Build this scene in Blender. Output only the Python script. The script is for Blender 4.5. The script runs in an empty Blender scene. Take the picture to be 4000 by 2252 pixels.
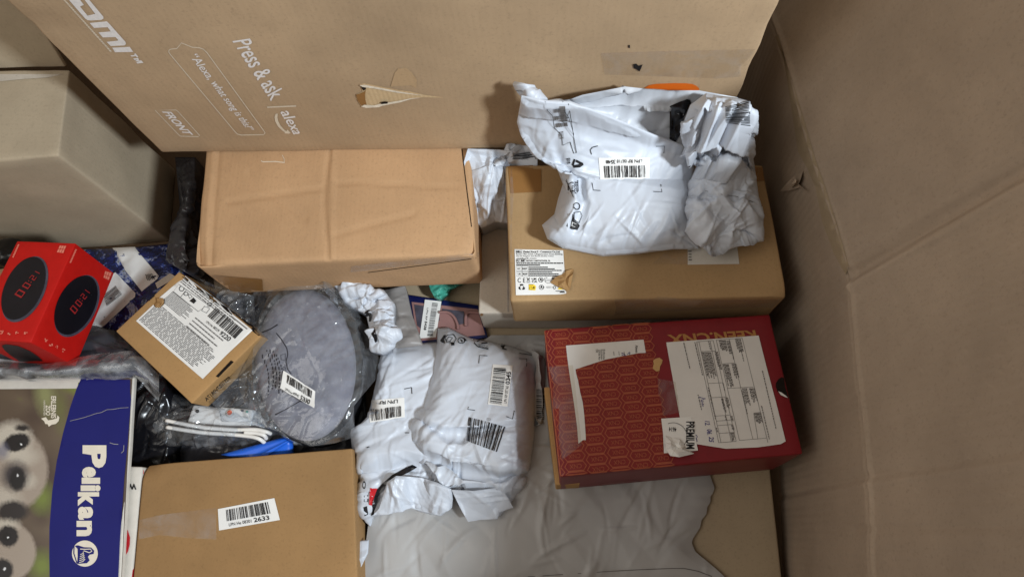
import bpy, bmesh, math, random
import numpy as np
from mathutils import Vector, Matrix, noise as mnoise
from mathutils.bvhtree import BVHTree
from mathutils.geometry import delaunay_2d_cdt

S = bpy.context.scene
COL = S.collection
# ------------------------------------------------------------------ camera
FOC = 2640.0            # focal length in photograph pixels (4000 x 2252)
HCAM = 1.15             # camera height above the pallet box floor
_d = np.array([(2159 - 2000) / FOC, -(2081 - 1126) / FOC, -1.0]); _d /= np.linalg.norm(_d)
_Z = -_d; _X = np.array([1.0, 0, 0]) - _Z[0] * _Z; _X /= np.linalg.norm(_X); _Y = np.cross(_Z, _X)
CM = np.array([_X, _Y, _Z])
cam = bpy.data.cameras.new('camera'); cam.sensor_width = 36.0; cam.lens = 36 * FOC / 4000
cam.clip_start = 0.01; cam.clip_end = 100
co = bpy.data.objects.new('camera', cam); COL.objects.link(co)
M4 = Matrix.Identity(4)
for i in range(3):
    for j in range(3): M4[i][j] = CM[i][j]
M4[2][3] = HCAM
co.matrix_world = M4
S.camera = co
# ------------------------------------------------------------------ light
W = bpy.data.worlds.new('World'); S.world = W; W.use_nodes = True
bg = W.node_tree.nodes['Background']; bg.inputs[0].default_value = (1.0, 0.95, 0.87, 1); bg.inputs[1].default_value = 0.245
def area(name, loc, target, size, power, col):
    l = bpy.data.lights.new(name, 'AREA'); l.shape = 'RECTANGLE'; l.size = size[0]; l.size_y = size[1]
    l.energy = power; l.color = col
    o = bpy.data.objects.new(name, l); COL.objects.link(o); o.location = loc
    o.rotation_euler = (Vector(target) - Vector(loc)).to_track_quat('-Z', 'Y').to_euler(); return o
area('window_light', (1.20, -0.50, 1.72), (-0.05, 0.3, 0.2), (0.17, 0.22), 53, (0.84, 0.93, 1.0))
area('fill_light', (-1.5, -0.25, 2.3), (0.15, 0.4, 0.25), (1.5, 1.5), 15, (1.0, 0.95, 0.88))  # added soft fill that brightens the right wall, not a real fitting
S.view_settings.view_transform = 'Standard'; S.view_settings.look = 'None'
S.view_settings.exposure = 0.0; S.view_settings.gamma = 1.0
S.cycles.max_bounces = 8; S.cycles.transparent_max_bounces = 24; S.cycles.caustics_reflective = False
S.cycles.caustics_refractive = False
try: S.cycles.use_denoising = True
except Exception: pass

# ------------------------------------------------------------------ pixel helpers
CO = np.array([0, 0, HCAM])
def ray(x, y):
    r = CM @ np.array([(x - 2000) / FOC, -(y - 1126) / FOC, -1.0]); return r / np.linalg.norm(r)
def U(x, y, z):
    r = ray(x, y); return CO + (z - HCAM) / r[2] * r
def UA(P, z):           # arrays (...,2), (...)
    P = np.asarray(P, float); z = np.asarray(z, float)
    c = np.stack([(P[..., 0] - 2000) / FOC, -(P[..., 1] - 1126) / FOC, -np.ones(P.shape[:-1])], -1)
    r = c @ CM.T
    return CO + ((z - HCAM) / r[..., 2])[..., None] * r
def frame(ox, oy, s):
    return lambda *p: [(ox + x / s, oy + y / s) for x, y in p]
F0 = frame(0, 0, 1 / 1.5534); R1 = frame(0, 0, 1.45); R2 = frame(0, 900, 2.3418); R3 = frame(0, 1400, 1.7018)
R4 = frame(650, 950, 1.706); R5 = frame(1300, 1200, 1.378); R6 = frame(1800, 250, 1.4504); R7 = frame(2050, 1150, 1.7058)
R8 = frame(2700, 0, .6438); R9 = frame(1300, 900, 2.4167); R10 = frame(1700, 500, 3.625); R11 = frame(250, 0, 4.532)
R12 = frame(600, 120, 3.295); R13 = frame(450, 1050, 2.637); R14 = frame(0, 920, 2.7875); R15 = frame(0, 1450, 1.807)
R16 = frame(1990, 950, 6.303); R17 = frame(2600, 1280, 2.788); R18 = frame(2100, 1280, 2.4167); R19 = frame(2400, 280, 3.4517)
R20 = frame(500, 1400, 3.6257); R21 = frame(1300, 250, 1.84); R22 = frame(1300, 1900, 1.4311)

# ------------------------------------------------------------------ materials
def srgb(r, g, b):
    f = lambda c: (c / 255 / 12.92) if c <= 10.3 else ((c / 255 + .055) / 1.055) ** 2.4
    return (f(r), f(g), f(b), 1)
def newmat(name):
    m = bpy.data.materials.new(name); m.use_nodes = True; nt = m.node_tree
    return m, nt, nt.nodes['Principled BSDF'], nt.nodes, nt.links
def mixc(nt, a, b, fac, mode='MIX'):
    n = nt.nodes.new('ShaderNodeMix'); n.data_type = 'RGBA'; n.blend_type = mode
    for s, v in ((n.inputs[6], a), (n.inputs[7], b), (n.inputs[0], fac)):
        if hasattr(v, 'is_linked'): nt.links.new(v, s)
        else: s.default_value = v
    return n.outputs[2]
def math_(nt, op, a, b=None, c=None, clamp=False):
    n = nt.nodes.new('ShaderNodeMath'); n.operation = op; n.use_clamp = clamp
    for i, v in enumerate((a, b, c)):
        if v is None: continue
        if hasattr(v, 'is_linked'): nt.links.new(v, n.inputs[i])
        else: n.inputs[i].default_value = v
    return n.outputs[0]
def noi(nt, vec, scale, detail=3, rough=.55, dist=0):
    n = nt.nodes.new('ShaderNodeTexNoise'); n.inputs['Scale'].default_value = scale
    n.inputs['Detail'].default_value = detail; n.inputs['Roughness'].default_value = rough; n.inputs['Distortion'].default_value = dist
    nt.links.new(vec, n.inputs['Vector']); return n.outputs['Fac']
def mapr(nt, v, a, b, c=0, d=1):
    n = nt.nodes.new('ShaderNodeMapRange'); n.inputs[1].default_value = a; n.inputs[2].default_value = b
    n.inputs[3].default_value = c; n.inputs[4].default_value = d; nt.links.new(v, n.inputs[0]); return n.outputs[0]
def tc(nt, which='Object', scale=(1, 1, 1), rot=(0, 0, 0)):
    t = nt.nodes.new('ShaderNodeTexCoord'); m = nt.nodes.new('ShaderNodeMapping')
    m.inputs['Scale'].default_value = scale; m.inputs['Rotation'].default_value = rot
    nt.links.new(t.outputs[which], m.inputs['Vector']); return m.outputs[0]
def bump(nt, bsdf, h, strength=.3, dist=.001, prev=None):
    b = nt.nodes.new('ShaderNodeBump'); b.inputs['Strength'].default_value = strength; b.inputs['Distance'].default_value = dist
    nt.links.new(h, b.inputs['Height'])
    if prev is not None: nt.links.new(prev, b.inputs['Normal'])
    nt.links.new(b.outputs[0], bsdf.inputs['Normal']); return b.outputs[0]
def scal(c, k): return (c[0] * k, c[1] * k, c[2] * k, 1)

def cardboard(name, col, flute=None, pitch=.0065, fstr=.12, stain=.25, rough=.78):
    m, nt, b, N, L = newmat(name)
    v = tc(nt)
    big = noi(nt, v, 5.0, 4, .6); fine = noi(nt, v, 260, 3, .7); mid = noi(nt, v, 38, 4, .65, .6)
    fib = noi(nt, tc(nt, scale=(900, 60, 60)), 1.0, 2); fib2 = noi(nt, tc(nt, scale=(60, 900, 900)), 1.0, 2)
    c = mixc(nt, scal(col, .84), scal(col, 1.12), mapr(nt, big, .3, .7))
    c = mixc(nt, c, scal(col, .72), math_(nt, 'MULTIPLY', mapr(nt, mid, .55, .8), stain))
    c = mixc(nt, c, scal(col, .6), mapr(nt, fine, .54, .76, 0, .5))
    c = mixc(nt, c, scal(col, 1.3), mapr(nt, fib, .6, .85, 0, .25))
    ge = N.new('ShaderNodeNewGeometry')
    c = mixc(nt, c, scal(col, 1.35), math_(nt, 'MULTIPLY', mapr(nt, ge.outputs['Pointiness'], .515, .60), mapr(nt, mid, .35, .6, .15, .8)))
    L.new(c, b.inputs['Base Color']); b.inputs['Roughness'].default_value = rough; b.inputs['Specular IOR Level'].default_value = .22
    p = bump(nt, b, mid, .25, .0012)
    p = bump(nt, b, fine, .25, .0003, p)
    if flute:
        w = N.new('ShaderNodeTexWave'); w.wave_type = 'BANDS'; w.bands_direction = flute
        w.inputs['Scale'].default_value = 1 / pitch / 3.2; w.inputs['Distortion'].default_value = .6
        w.inputs['Detail'].default_value = 1; L.new(v, w.inputs['Vector'])
        p = bump(nt, b, w.outputs['Fac'], fstr, .0012, p)
    return m
def polyfilm(name, col, rough=.34, vary=.06, fine=.5, spec=.5, trans=0.0):
    m, nt, b, N, L = newmat(name); v = tc(nt)
    a = noi(nt, v, 9, 3); f = noi(nt, v, 130, 4, .65, .8)
    c = mixc(nt, scal(col, 1 - vary), col, mapr(nt, a, .35, .65))
    c = mixc(nt, c, scal(col, .86), mapr(nt, f, .6, .85, 0, .35))
    L.new(c, b.inputs['Base Color']); b.inputs['Specular IOR Level'].default_value = spec
    L.new(mapr(nt, a, .3, .7, rough * .8, rough * 1.3), b.inputs['Roughness'])
    if fine: 
        p = bump(nt, b, f, fine * .22, .0006)
        p = bump(nt, b, noi(nt, v, 28, 3, .5, 1.5), fine * .16, .002, p)
    return m
def plain(name, col, rough=.6, spec=.35, vary=.1, scale=60, bmp=.1, metal=0):
    m, nt, b, N, L = newmat(name); v = tc(nt); a = noi(nt, v, scale, 4, .6)
    c = mixc(nt, scal(col, 1 - vary), scal(col, 1 + vary), mapr(nt, a, .3, .7)); L.new(c, b.inputs['Base Color'])
    b.inputs['Roughness'].default_value = rough; b.inputs['Specular IOR Level'].default_value = spec; b.inputs['Metallic'].default_value = metal
    if bmp: bump(nt, b, noi(nt, v, 300, 3), bmp, .0005)
    return m
def clearfilm(name, haze=.09, tint=(.93, .96, 1, 1), rough=.07, ior=1.5, bstr=.35, gloss=1.2):
    m, nt, b, N, L = newmat(name); N.remove(b); out = N['Material Output']; v = tc(nt)
    tr = N.new('ShaderNodeBsdfTransparent'); tr.inputs[0].default_value = tint
    gl = N.new('ShaderNodeBsdfGlossy'); gl.inputs['Roughness'].default_value = rough
    df = N.new('ShaderNodeBsdfDiffuse'); df.inputs[0].default_value = (.75, .77, .8, 1)
    bp = N.new('ShaderNodeBump'); bp.inputs['Strength'].default_value = bstr; bp.inputs['Distance'].default_value = .0016
    L.new(noi(nt, v, 70, 4, .6, 1.5), bp.inputs['Height']); L.new(bp.outputs[0], gl.inputs['Normal'])
    fr = N.new('ShaderNodeLayerWeight'); fr.inputs[0].default_value = .5; L.new(bp.outputs[0], fr.inputs[1])
    fac = math_(nt, 'ADD', math_(nt, 'MULTIPLY', math_(nt, 'POWER', fr.outputs['Facing'], 3.0), .7 * gloss), .05 * gloss, clamp=True)
    m1 = N.new('ShaderNodeMixShader'); L.new(mapr(nt, noi(nt, v, 30, 4, .6, 1), .4, .8, haze * .4, haze * 2), m1.inputs[0])
    L.new(tr.outputs[0], m1.inputs[1]); L.new(df.outputs[0], m1.inputs[2])
    m2 = N.new('ShaderNodeMixShader'); L.new(fac, m2.inputs[0])
    L.new(m1.outputs[0], m2.inputs[1]); L.new(gl.outputs[0], m2.inputs[2]); L.new(m2.outputs[0], out.inputs[0]); return m

MT = {}
MT['tall'] = cardboard('tan_corrugated_board', srgb(178, 151, 120), 'X', .008, .05, .3)
MT['brown'] = cardboard('orange_brown_board', srgb(188, 150, 112), 'X', .007, .05, .35)
MT['zh'] = cardboard('mid_brown_board', srgb(172, 140, 100), 'X', .007, .05, .35)
MT['beige'] = cardboard('grey_beige_board', srgb(178, 162, 138), 'Y', .008, .04, .25)
MT['small'] = cardboard('golden_kraft_board', srgb(172, 134, 88), None, stain=.1)
MT['lower'] = cardboard('light_kraft_board', srgb(166, 148, 122), None, stain=.25)
MT['carton2633'] = cardboard('brown_kraft_board', srgb(156, 121, 80), None, stain=.2)
MT['wall'] = cardboard('pallet_board', srgb(172, 154, 135), 'Y', .0105, .32, .3)
MT['floor'] = cardboard('pallet_floor_board', srgb(120, 98, 76), 'X', .009, .2, .5)
MT['whitebox'] = cardboard('grey_white_board', srgb(196, 186, 172), None, stain=.15, rough=.6)
MT['torn'] = cardboard('torn_inner_liner', srgb(206, 178, 138), 'X', .006, .14, .6)
MT['tall2'] = cardboard('rubbed_tan_board', srgb(186, 156, 120), 'X', .008, .03, .5)
MT['tornwhite'] = plain('torn_paper_edge', srgb(222, 210, 190), .9, .1, .15, 200)
MT['tape'] = polyfilm('brown_tape', srgb(146, 104, 58), .3, .12, .5, .5)
MT['mail'] = polyfilm('white_mailer_film', srgb(202, 207, 216), .42, .05, .55)
MT['mailgrey'] = polyfilm('grey_mailer_film', srgb(176, 174, 172), .44, .06, .6)
MT['mailback'] = polyfilm('mailer_inside_film', srgb(196, 199, 205), .42, .05, .45)
MT['black'] = polyfilm('black_film', srgb(22, 22, 26), .22, .1, .8)
MT['darkgrey'] = polyfilm('charcoal_film', srgb(66, 66, 72), .24, .15, .9)
MT['navy'] = polyfilm('navy_film', srgb(24, 30, 62), .25, .2, .8)
MT['clear'] = clearfilm('clear_film')
MT['clearhazy'] = clearfilm('hazy_film', .3)
MT['greyfilm'] = clearfilm('grey_translucent_film', .45, (.8, .8, .8, 1), .3)
MT['dullgrey'] = polyfilm('dull_grey_film', srgb(142, 136, 132), .4, .06, .4)
MT['tapeclear'] = clearfilm('clear_tape', .07, (.95, .93, .89, 1), .4, 1.45, .3, .5)
MT['white'] = plain('white_paper', srgb(232, 230, 226), .55, .3, .03, 30, .08)
MT['paper'] = plain('thin_white_paper', srgb(222, 218, 213), .75, .2, .05, 20, .12)
MT['ink'] = plain('black_ink', srgb(26, 24, 26), .55, .3, .2)
MT['greyink'] = plain('grey_ink', srgb(110, 106, 104), .6, .2, .2)
MT['lightink'] = plain('pale_grey_ink', srgb(160, 156, 154), .6, .2, .2)
MT['whiteink'] = plain('white_ink', srgb(226, 220, 216), .7, .2, .08, 300)
MT['paleink'] = plain('faded_white_ink', srgb(212, 198, 176), .7, .2, .1, 300)
MT['red'] = plain('red_box_print', srgb(192, 24, 18), .5, .25, .06)
MT['shoe'] = plain('crimson_box_print', srgb(124, 24, 32), .45, .4, .08, 40)
MT['shoeorange'] = plain('rust_pattern_print', srgb(130, 34, 28), .45, .4, .08, 40)
MT['gold'] = plain('tan_pattern_ink', srgb(164, 84, 58), .5, .35, .1, 200)
MT['goldbig'] = plain('gold_lettering_ink', srgb(170, 120, 66), .4, .4, .1, 200)
MT['tanpaper'] = cardboard('tan_paper', srgb(196, 156, 104), None)
MT['felt'] = None
MT['blackfabric'] = plain('black_mesh_fabric', srgb(34, 34, 38), .8, .2, .3, 400, .4)
MT['plastic'] = plain('white_plastic', srgb(232, 228, 222), .35, .5, .03)
MT['blue'] = plain('bright_blue_print', srgb(36, 100, 214), .35, .4, .05)
MT['darkblue'] = plain('deep_blue_plastic', srgb(14, 22, 72), .35, .4, .1)
MT['pelblue'] = plain('royal_blue_print', srgb(26, 29, 106), .5, .2, .07, 12)
MT['cream'] = plain('cream_ink', srgb(232, 222, 204), .5, .3, .05)
MT['boxwhite'] = plain('white_carton_edge', srgb(214, 208, 198), .6, .3, .06)
MT['pink'] = plain('pink_silicone', srgb(148, 110, 106), .5, .3, .05)
MT['teal'] = plain('teal_plastic_bag', srgb(70, 158, 138), .35, .4, .08)
MT['redink'] = plain('red_ink', srgb(190, 32, 40), .5, .3, .06)
MT['orangeink'] = plain('orange_ink', srgb(214, 104, 30), .5, .3, .06)
MT['reddigit'] = plain('red_digit_ink', srgb(160, 40, 40), .5, .3, .1)
MT['clock'] = plain('black_clock_print', srgb(22, 20, 26), .35, .4, .2, 20)
MT['clockrim'] = plain('grey_rim_print', srgb(74, 72, 84), .35, .4, .3, 60)
MT['palered'] = plain('pale_red_ink', srgb(232, 132, 112), .5, .3, .1, 300)
MT['pen'] = plain('blue_pen_ink', srgb(50, 44, 120), .5, .3, .1)
MT['yellow'] = plain('yellow_ink', srgb(240, 206, 60), .5, .3, .05)
MT['orangered'] = plain('orange_indicator', srgb(236, 90, 40), .4, .4, .05)
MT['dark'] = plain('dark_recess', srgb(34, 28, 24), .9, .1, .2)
# grey felt
def felt():
    m, nt, b, N, L = newmat('grey_felt'); v = tc(nt)
    f = noi(nt, v, 260, 5, .75, .5); g = noi(nt, v, 26, 5, .65, 1)
    c = mixc(nt, srgb(116, 114, 122), srgb(148, 146, 154), mapr(nt, g, .3, .7)); c = mixc(nt, c, srgb(174, 172, 180), mapr(nt, f, .55, .85, 0, .5))
    L.new(c, b.inputs['Base Color']); b.inputs['Roughness'].default_value = .92; b.inputs['Specular IOR Level'].default_value = .1
    bump(nt, b, f, .5, .0008); return m
MT['felt'] = felt()
def painterly():
    m, nt, b, N, L = newmat('blue_swirl_print'); v = tc(nt)
    a = noi(nt, v, 14, 5, .6, 2.5); f = noi(nt, v, 60, 3, .6, 3)
    r = N.new('ShaderNodeValToRGB'); e = r.color_ramp.elements
    e[0].position = .30; e[0].color = srgb(16, 16, 34); e[1].position = .42; e[1].color = srgb(28, 40, 104)
    for p, c in ((.48, srgb(14, 14, 28)), (.53, srgb(40, 62, 136)), (.58, srgb(170, 176, 190)), (.62, srgb(20, 22, 44)), (.67, srgb(190, 184, 120)), (.72, srgb(30, 34, 80))):
        k = e.new(p); k.color = c
    L.new(math_(nt, 'ADD', math_(nt, 'MULTIPLY', a, .7), math_(nt, 'MULTIPLY', f, .3)), r.inputs[0])
    L.new(r.outputs[0], b.inputs['Base Color']); b.inputs['Roughness'].default_value = .3
    bump(nt, b, f, .2, .001); return m
MT['painterly'] = painterly()

# ------------------------------------------------------------------ scene-graph helpers
def thing(name, label, cat, loc=(0, 0, 0), group=None):
    o = bpy.data.objects.new(name, None); COL.objects.link(o); o.location = tuple(float(c) for c in loc); o.empty_display_size = .02
    o['label'] = label; o['category'] = cat
    if group: o['group'] = group
    return o
def rootloc(o):
    v = np.zeros(3)
    while o is not None:
        v += np.array(o.location); o = o.parent
    return v
def mobj(name, V, Fc, mat, parent=None, smooth=False, uv=None):
    V = np.asarray(V, float)
    off = rootloc(parent) if parent is not None else np.zeros(3)
    me = bpy.data.meshes.new(name); me.from_pydata([tuple(v) for v in (V - off)], [], [tuple(int(i) for i in f) for f in Fc])
    me.update()
    if smooth: me.polygons.foreach_set('use_smooth', [True] * len(me.polygons))
    if mat is not None: me.materials.append(MT[mat] if isinstance(mat, str) else mat)
    if uv is not None:
        ul = me.uv_layers.new(name='UVMap')
        for lp in me.loops: ul.data[lp.index].uv = uv[lp.vertex_index]
    o = bpy.data.objects.new(name, me); COL.objects.link(o)
    if parent is not None: o.parent = parent
    return o
def bvh_of(*objs):
    V = []; Fc = []
    for o in objs:
        off = rootloc(o.parent) if o.parent is not None else np.zeros(3)
        off = off + np.array(o.location); n = len(V)
        V += [Vector(v.co) + Vector(off) for v in o.data.vertices]
        Fc += [[n + i for i in p.vertices] for p in o.data.polygons]
    return BVHTree.FromPolygons(V, Fc)
def hit(bvh, x, y, off):
    r = ray(x, y); p, n, i, dd = bvh.ray_cast(Vector(CO), Vector(r))
    if p is None: return None
    if n.dot(Vector(r)) > 0: n = -n
    return np.array(p) + np.array(n) * off
def homog(q):           # unit square (0,0),(1,0),(1,1),(0,1) -> q = TL,TR,BR,BL
    (x0, y0), (x1, y1), (x2, y2), (x3, y3) = q
    dx1, dx2, dx3 = x1 - x2, x3 - x2, x0 - x1 + x2 - x3; dy1, dy2, dy3 = y1 - y2, y3 - y2, y0 - y1 + y2 - y3
    den = dx1 * dy2 - dx2 * dy1
    g = (dx3 * dy2 - dx2 * dy3) / den; h = (dx1 * dy3 - dx3 * dy1) / den
    a, b, c, d, e, f = x1 - x0 + g * x1, x3 - x0 + h * x3, x0, y1 - y0 + g * y1, y3 - y0 + h * y3, y0
    return lambda u, v: ((a * u + b * v + c) / (g * u + h * v + 1), (d * u + e * v + f) / (g * u + h * v + 1))
def project(name, bvh, pts, faces, mat, parent, off=.0006, uv=None, smooth=False):
    """pixel-space points laid on the surface they are printed on / stuck to"""
    V = []; ok = []
    last = None
    for p in pts:
        h = hit(bvh, p[0], p[1], off); ok.append(h is not None); V.append(h if h is not None else np.zeros(3))
    Fc = [f for f in faces if all(ok[i] for i in f)]
    if not Fc: return None
    used = sorted({i for f in Fc for i in f}); mp = {k: j for j, k in enumerate(used)}
    return mobj(name, [V[i] for i in used], [[mp[i] for i in f] for f in Fc], mat, parent, smooth, [uv[i] for i in used] if uv else None)
def grid2(nx, ny):
    P = [(i / nx, j / ny) for j in range(ny + 1) for i in range(nx + 1)]
    Fc = [(j * (nx + 1) + i, j * (nx + 1) + i + 1, (j + 1) * (nx + 1) + i + 1, (j + 1) * (nx + 1) + i) for j in range(ny) for i in range(nx)]
    return P, Fc
def quadpatch(name, bvh, q, mat, parent, nx=8, ny=6, off=.0006, smooth=True):
    H = homog(q); P, Fc = grid2(nx, ny)
    return project(name, bvh, [H(*p) for p in P], Fc, mat, parent, off, uv=[(u, 1 - v) for u, v in P], smooth=smooth)
def tri_poly(poly, step):
    P = [Vector(p) for p in poly]; n = len(P); E = [(i, (i + 1) % n) for i in range(n)]
    if step:
        xs = [p[0] for p in poly]; ys = [p[1] for p in poly]
        def ins(x, y):
            c = False; j = n - 1
            for i in range(n):
                if (poly[i][1] > y) != (poly[j][1] > y) and x < (poly[j][0] - poly[i][0]) * (y - poly[i][1]) / (poly[j][1] - poly[i][1]) + poly[i][0]: c = not c
                j = i
            return c
        y = min(ys) + step * .7
        while y < max(ys):
            x = min(xs) + step * .7
            while x < max(xs):
                if ins(x, y): P.append(Vector((x + .01 * step * math.sin(y), y)))
                x += step
            y += step
    r = delaunay_2d_cdt(P, E, [list(range(n))], 1, 1e-5)
    return [(v[0], v[1]) for v in r[0]], r[2]
def polypatch(name, bvh, poly, mat, parent, off=.0006, step=14):
    V, Fc = tri_poly(poly, step)
    return project(name, bvh, V, Fc, mat, parent, off, smooth=True)
_fc = {}
def text_geo(txt, bold=0.0, shear=0.0):
    k = (txt, bold, shear)
    if k in _fc: return _fc[k]
    c = bpy.data.curves.new('t', 'FONT'); c.body = txt; c.resolution_u = 3; c.offset = bold; c.shear = shear; c.fill_mode = 'FRONT'
    o = bpy.data.objects.new('t', c); COL.objects.link(o)
    dg = bpy.context.evaluated_depsgraph_get(); me = o.evaluated_get(dg).to_mesh()
    V = np.array([(v.co.x, v.co.y) for v in me.vertices]); Fc = [tuple(p.vertices) for p in me.polygons]
    o.evaluated_get(dg).to_mesh_clear(); bpy.data.objects.remove(o); bpy.data.curves.remove(c)
    lo = V.min(0); hi = V.max(0)
    V = (V - lo) / (hi - lo); V[:, 1] = 1 - V[:, 1]
    _fc[k] = (V, Fc); return _fc[k]
class Print:
    """collects flat print in unit coordinates and lays it on a surface through a pixel quad"""
    def __init__(s, q): s.H = homog(q); s.V = []; s.F = []; s.cuts = []
    def add(s, V, Fc):
        n = len(s.V); s.cuts.append((n, len(s.F))); s.V += [s.H(*v) for v in V]; s.F += [tuple(i + n for i in f) for f in Fc]; return s
    def text(s, t, x0, y0, x1, y1, bold=0, shear=0, rot=0):
        V, Fc = text_geo(t, bold, shear)
        if rot == 180: V = 1 - V
        if rot == 90: V = np.stack([1 - V[:, 1], V[:, 0]], 1)
        if rot == -90: V = np.stack([V[:, 1], 1 - V[:, 0]], 1)
        return s.add([(x0 + (x1 - x0) * v[0], y0 + (y1 - y0) * v[1]) for v in V], Fc)
    def rect(s, x0, y0, x1, y1, n=1, m=1):
        P, Fc = grid2(n, m); return s.add([(x0 + (x1 - x0) * p[0], y0 + (y1 - y0) * p[1]) for p in P], Fc)
    def poly(s, pts, step=0):
        V, Fc = tri_poly(pts, step); return s.add(V, Fc)
    def line(s, pts, w, closed=False, asp=1.0):
        pts = [np.array(p, float) for p in pts]
        if closed: pts = pts + [pts[0]]
        out = []
        for i, p in enumerate(pts):
            a = pts[max(i - 1, 0)]; b = pts[min(i + 1, len(pts) - 1)]
            if closed and i in (0, len(pts) - 1): a = pts[-2]; b = pts[1]
            t = (b - a) * np.array([1, asp]); t = t / (np.linalg.norm(t) + 1e-9); n = np.array([-t[1], t[0] / 1]) * w / 2; n[1] /= asp
            out += [p + n, p - n]
        return s.add(out, [(2 * i, 2 * i + 2, 2 * i + 3, 2 * i + 1) for i in range(len(pts) - 1)])
    def ring(s, cx, cy, rx, ry, w, a0=0, a1=360, n=28):
        V = []; 
        for i in range(n + 1):
            a = math.radians(a0 + (a1 - a0) * i / n); V += [(cx + rx * math.cos(a), cy + ry * math.sin(a)), (cx + rx * (1 - w) * math.cos(a), cy + ry * (1 - w) * math.sin(a))]
        return s.add(V, [(2 * i, 2 * i + 2, 2 * i + 3, 2 * i + 1) for i in range(n)])
    def disc(s, cx, cy, rx, ry, n=20):
        return s.add([(cx + rx * math.cos(2 * math.pi * i / n), cy + ry * math.sin(2 * math.pi * i / n)) for i in range(n)], [tuple(range(n))])
    def bars(s, x0, y0, x1, y1, seed, n=34, seg=5, wide=1):
        r = random.Random(seed); w = [r.choice((1, 1, 1, 2, 2, 3, 4)) for _ in range(2 * n)]; t = sum(w); x = x0
        for i, k in enumerate(w):
            d = (x1 - x0) * k / t
            if i % 2 == 0: s.rect(x, y0, x + d, y1, 1, seg)
            x += d
        return s
    def para(s, x0, y0, x1, y1, rows, seed, fill=.5, ragged=.2):
        r = random.Random(seed); dy = (y1 - y0) / rows
        for j in range(rows):
            x = x0; xe = x1 - (x1 - x0) * ragged * r.random(); y = y0 + j * dy
            while x < xe:
                w = (x1 - x0) * r.uniform(.02, .09); s.rect(x, y, min(x + w, xe), y + dy * fill); x += w + (x1 - x0) * .012
        return s
    def build_each(s, name, bvh, mat, parent, off=.0009):
        cuts = s.cuts + [(len(s.V), len(s.F))]
        for (v0, f0), (v1, f1) in zip(cuts[:-1], cuts[1:]):
            project(name, bvh, s.V[v0:v1], [tuple(i - v0 for i in f) for f in s.F[f0:f1]], mat, parent, off)
    def build(s, name, bvh, mat, parent, off=.0009): return project(name, bvh, s.V, s.F, mat, parent, off)

# ------------------------------------------------------------------ carton
def axis_lines(L, r, n):
    return np.array([0, r * .35, r] + list(np.linspace(r, L - r, n + 2)[1:-1]) + [L - r, L - r * .35, L])
def carton(name, C8, mat, parent, r=.003, n=(16, 12, 6), dent=.0015, seed=0, warp=None, freq=9.0):
    """closed corrugated box with softened edges. C8: 4 top corners (BL,BR,FR,FL seen from above) then the 4 below them"""
    C8 = np.array(C8, float); lx = np.linalg.norm(C8[0] - C8[1]); ly = np.linalg.norm(C8[1] - C8[2]); lz = np.linalg.norm(C8[0] - C8[4])
    A = [axis_lines(lx, r, n[0]), axis_lines(ly, r, n[1]), axis_lines(lz, r, n[2])]; Ls = np.array([lx, ly, lz])
    V = []; Fc = []; idx = {}
    def vid(i, j, k):
        key = (i, j, k)
        if key not in idx: idx[key] = len(V); V.append((A[0][i], A[1][j], A[2][k]))
        return idx[key]
    m = [len(a) - 1 for a in A]
    for k, flip in ((0, 0), (m[2], 1)):
        for i in range(m[0]):
            for j in range(m[1]):
                f = [vid(i, j, k), vid(i + 1, j, k), vid(i + 1, j + 1, k), vid(i, j + 1, k)]; Fc.append(f if not flip else f[::-1])
    for j, flip in ((0, 1), (m[1], 0)):
        for i in range(m[0]):
            for k in range(m[2]):
                f = [vid(i, j, k), vid(i + 1, j, k), vid(i + 1, j, k + 1), vid(i, j, k + 1)]; Fc.append(f if not flip else f[::-1])
    for i, flip in ((0, 0), (m[0], 1)):
        for j in range(m[1]):
            for k in range(m[2]):
                f = [vid(i, j, k), vid(i, j + 1, k), vid(i, j + 1, k + 1), vid(i, j, k + 1)]; Fc.append(f if not flip else f[::-1])
    P = np.array(V); q = np.clip(P, r, Ls - r); dl = P - q; nl = np.linalg.norm(dl, axis=1, keepdims=True)
    nrm = dl / np.maximum(nl, 1e-9); P = q + nrm * np.where(nl > 1e-9, r, 0)
    UVW = P / Ls; u, v, w = UVW[:, 0:1], UVW[:, 1:2], UVW[:, 2:3]   # w = 0 top .. 1 bottom
    def tri(u, v, w):
        top = (C8[0] * (1 - u) + C8[1] * u) * (1 - v) + (C8[3] * (1 - u) + C8[2] * u) * v
        bot = (C8[4] * (1 - u) + C8[5] * u) * (1 - v) + (C8[7] * (1 - u) + C8[6] * u) * v
        return top * (1 - w) + bot * w
    X = tri(u, v, w)
    ex = C8[1] - C8[0]; ex /= np.linalg.norm(ex); ey = C8[3] - C8[0]; ey /= np.linalg.norm(ey); ez = C8[4] - C8[0]; ez /= np.linalg.norm(ez)
    nw = nrm[:, 0:1] * ex + nrm[:, 1:2] * ey + nrm[:, 2:3] * ez
    d = np.array([mnoise.noise(Vector(p) * freq + Vector((seed * 7.1, seed * 3.3, 0))) + .4 * mnoise.noise(Vector(p) * freq * 3 + Vector((seed, 0, 5))) for p in X])
    X = X + nw * (d * dent)[:, None]
    if warp is not None:
        for i in range(len(X)): X[i] += np.array(warp(UVW[i][0], UVW[i][1], UVW[i][2]))
    # outward faces
    me = mobj(name, X, [f[::-1] for f in Fc], mat, parent, True)
    bm = bmesh.new(); bm.from_mesh(me.data); bmesh.ops.recalc_face_normals(bm, faces=bm.faces); bm.to_mesh(me.data); bm.free()
    return me
def top_from_px(px, zs):
    if not hasattr(zs, '__len__'): zs = [zs] * 4
    return [U(p[0], p[1], z) for p, z in zip(px, zs)]
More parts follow.
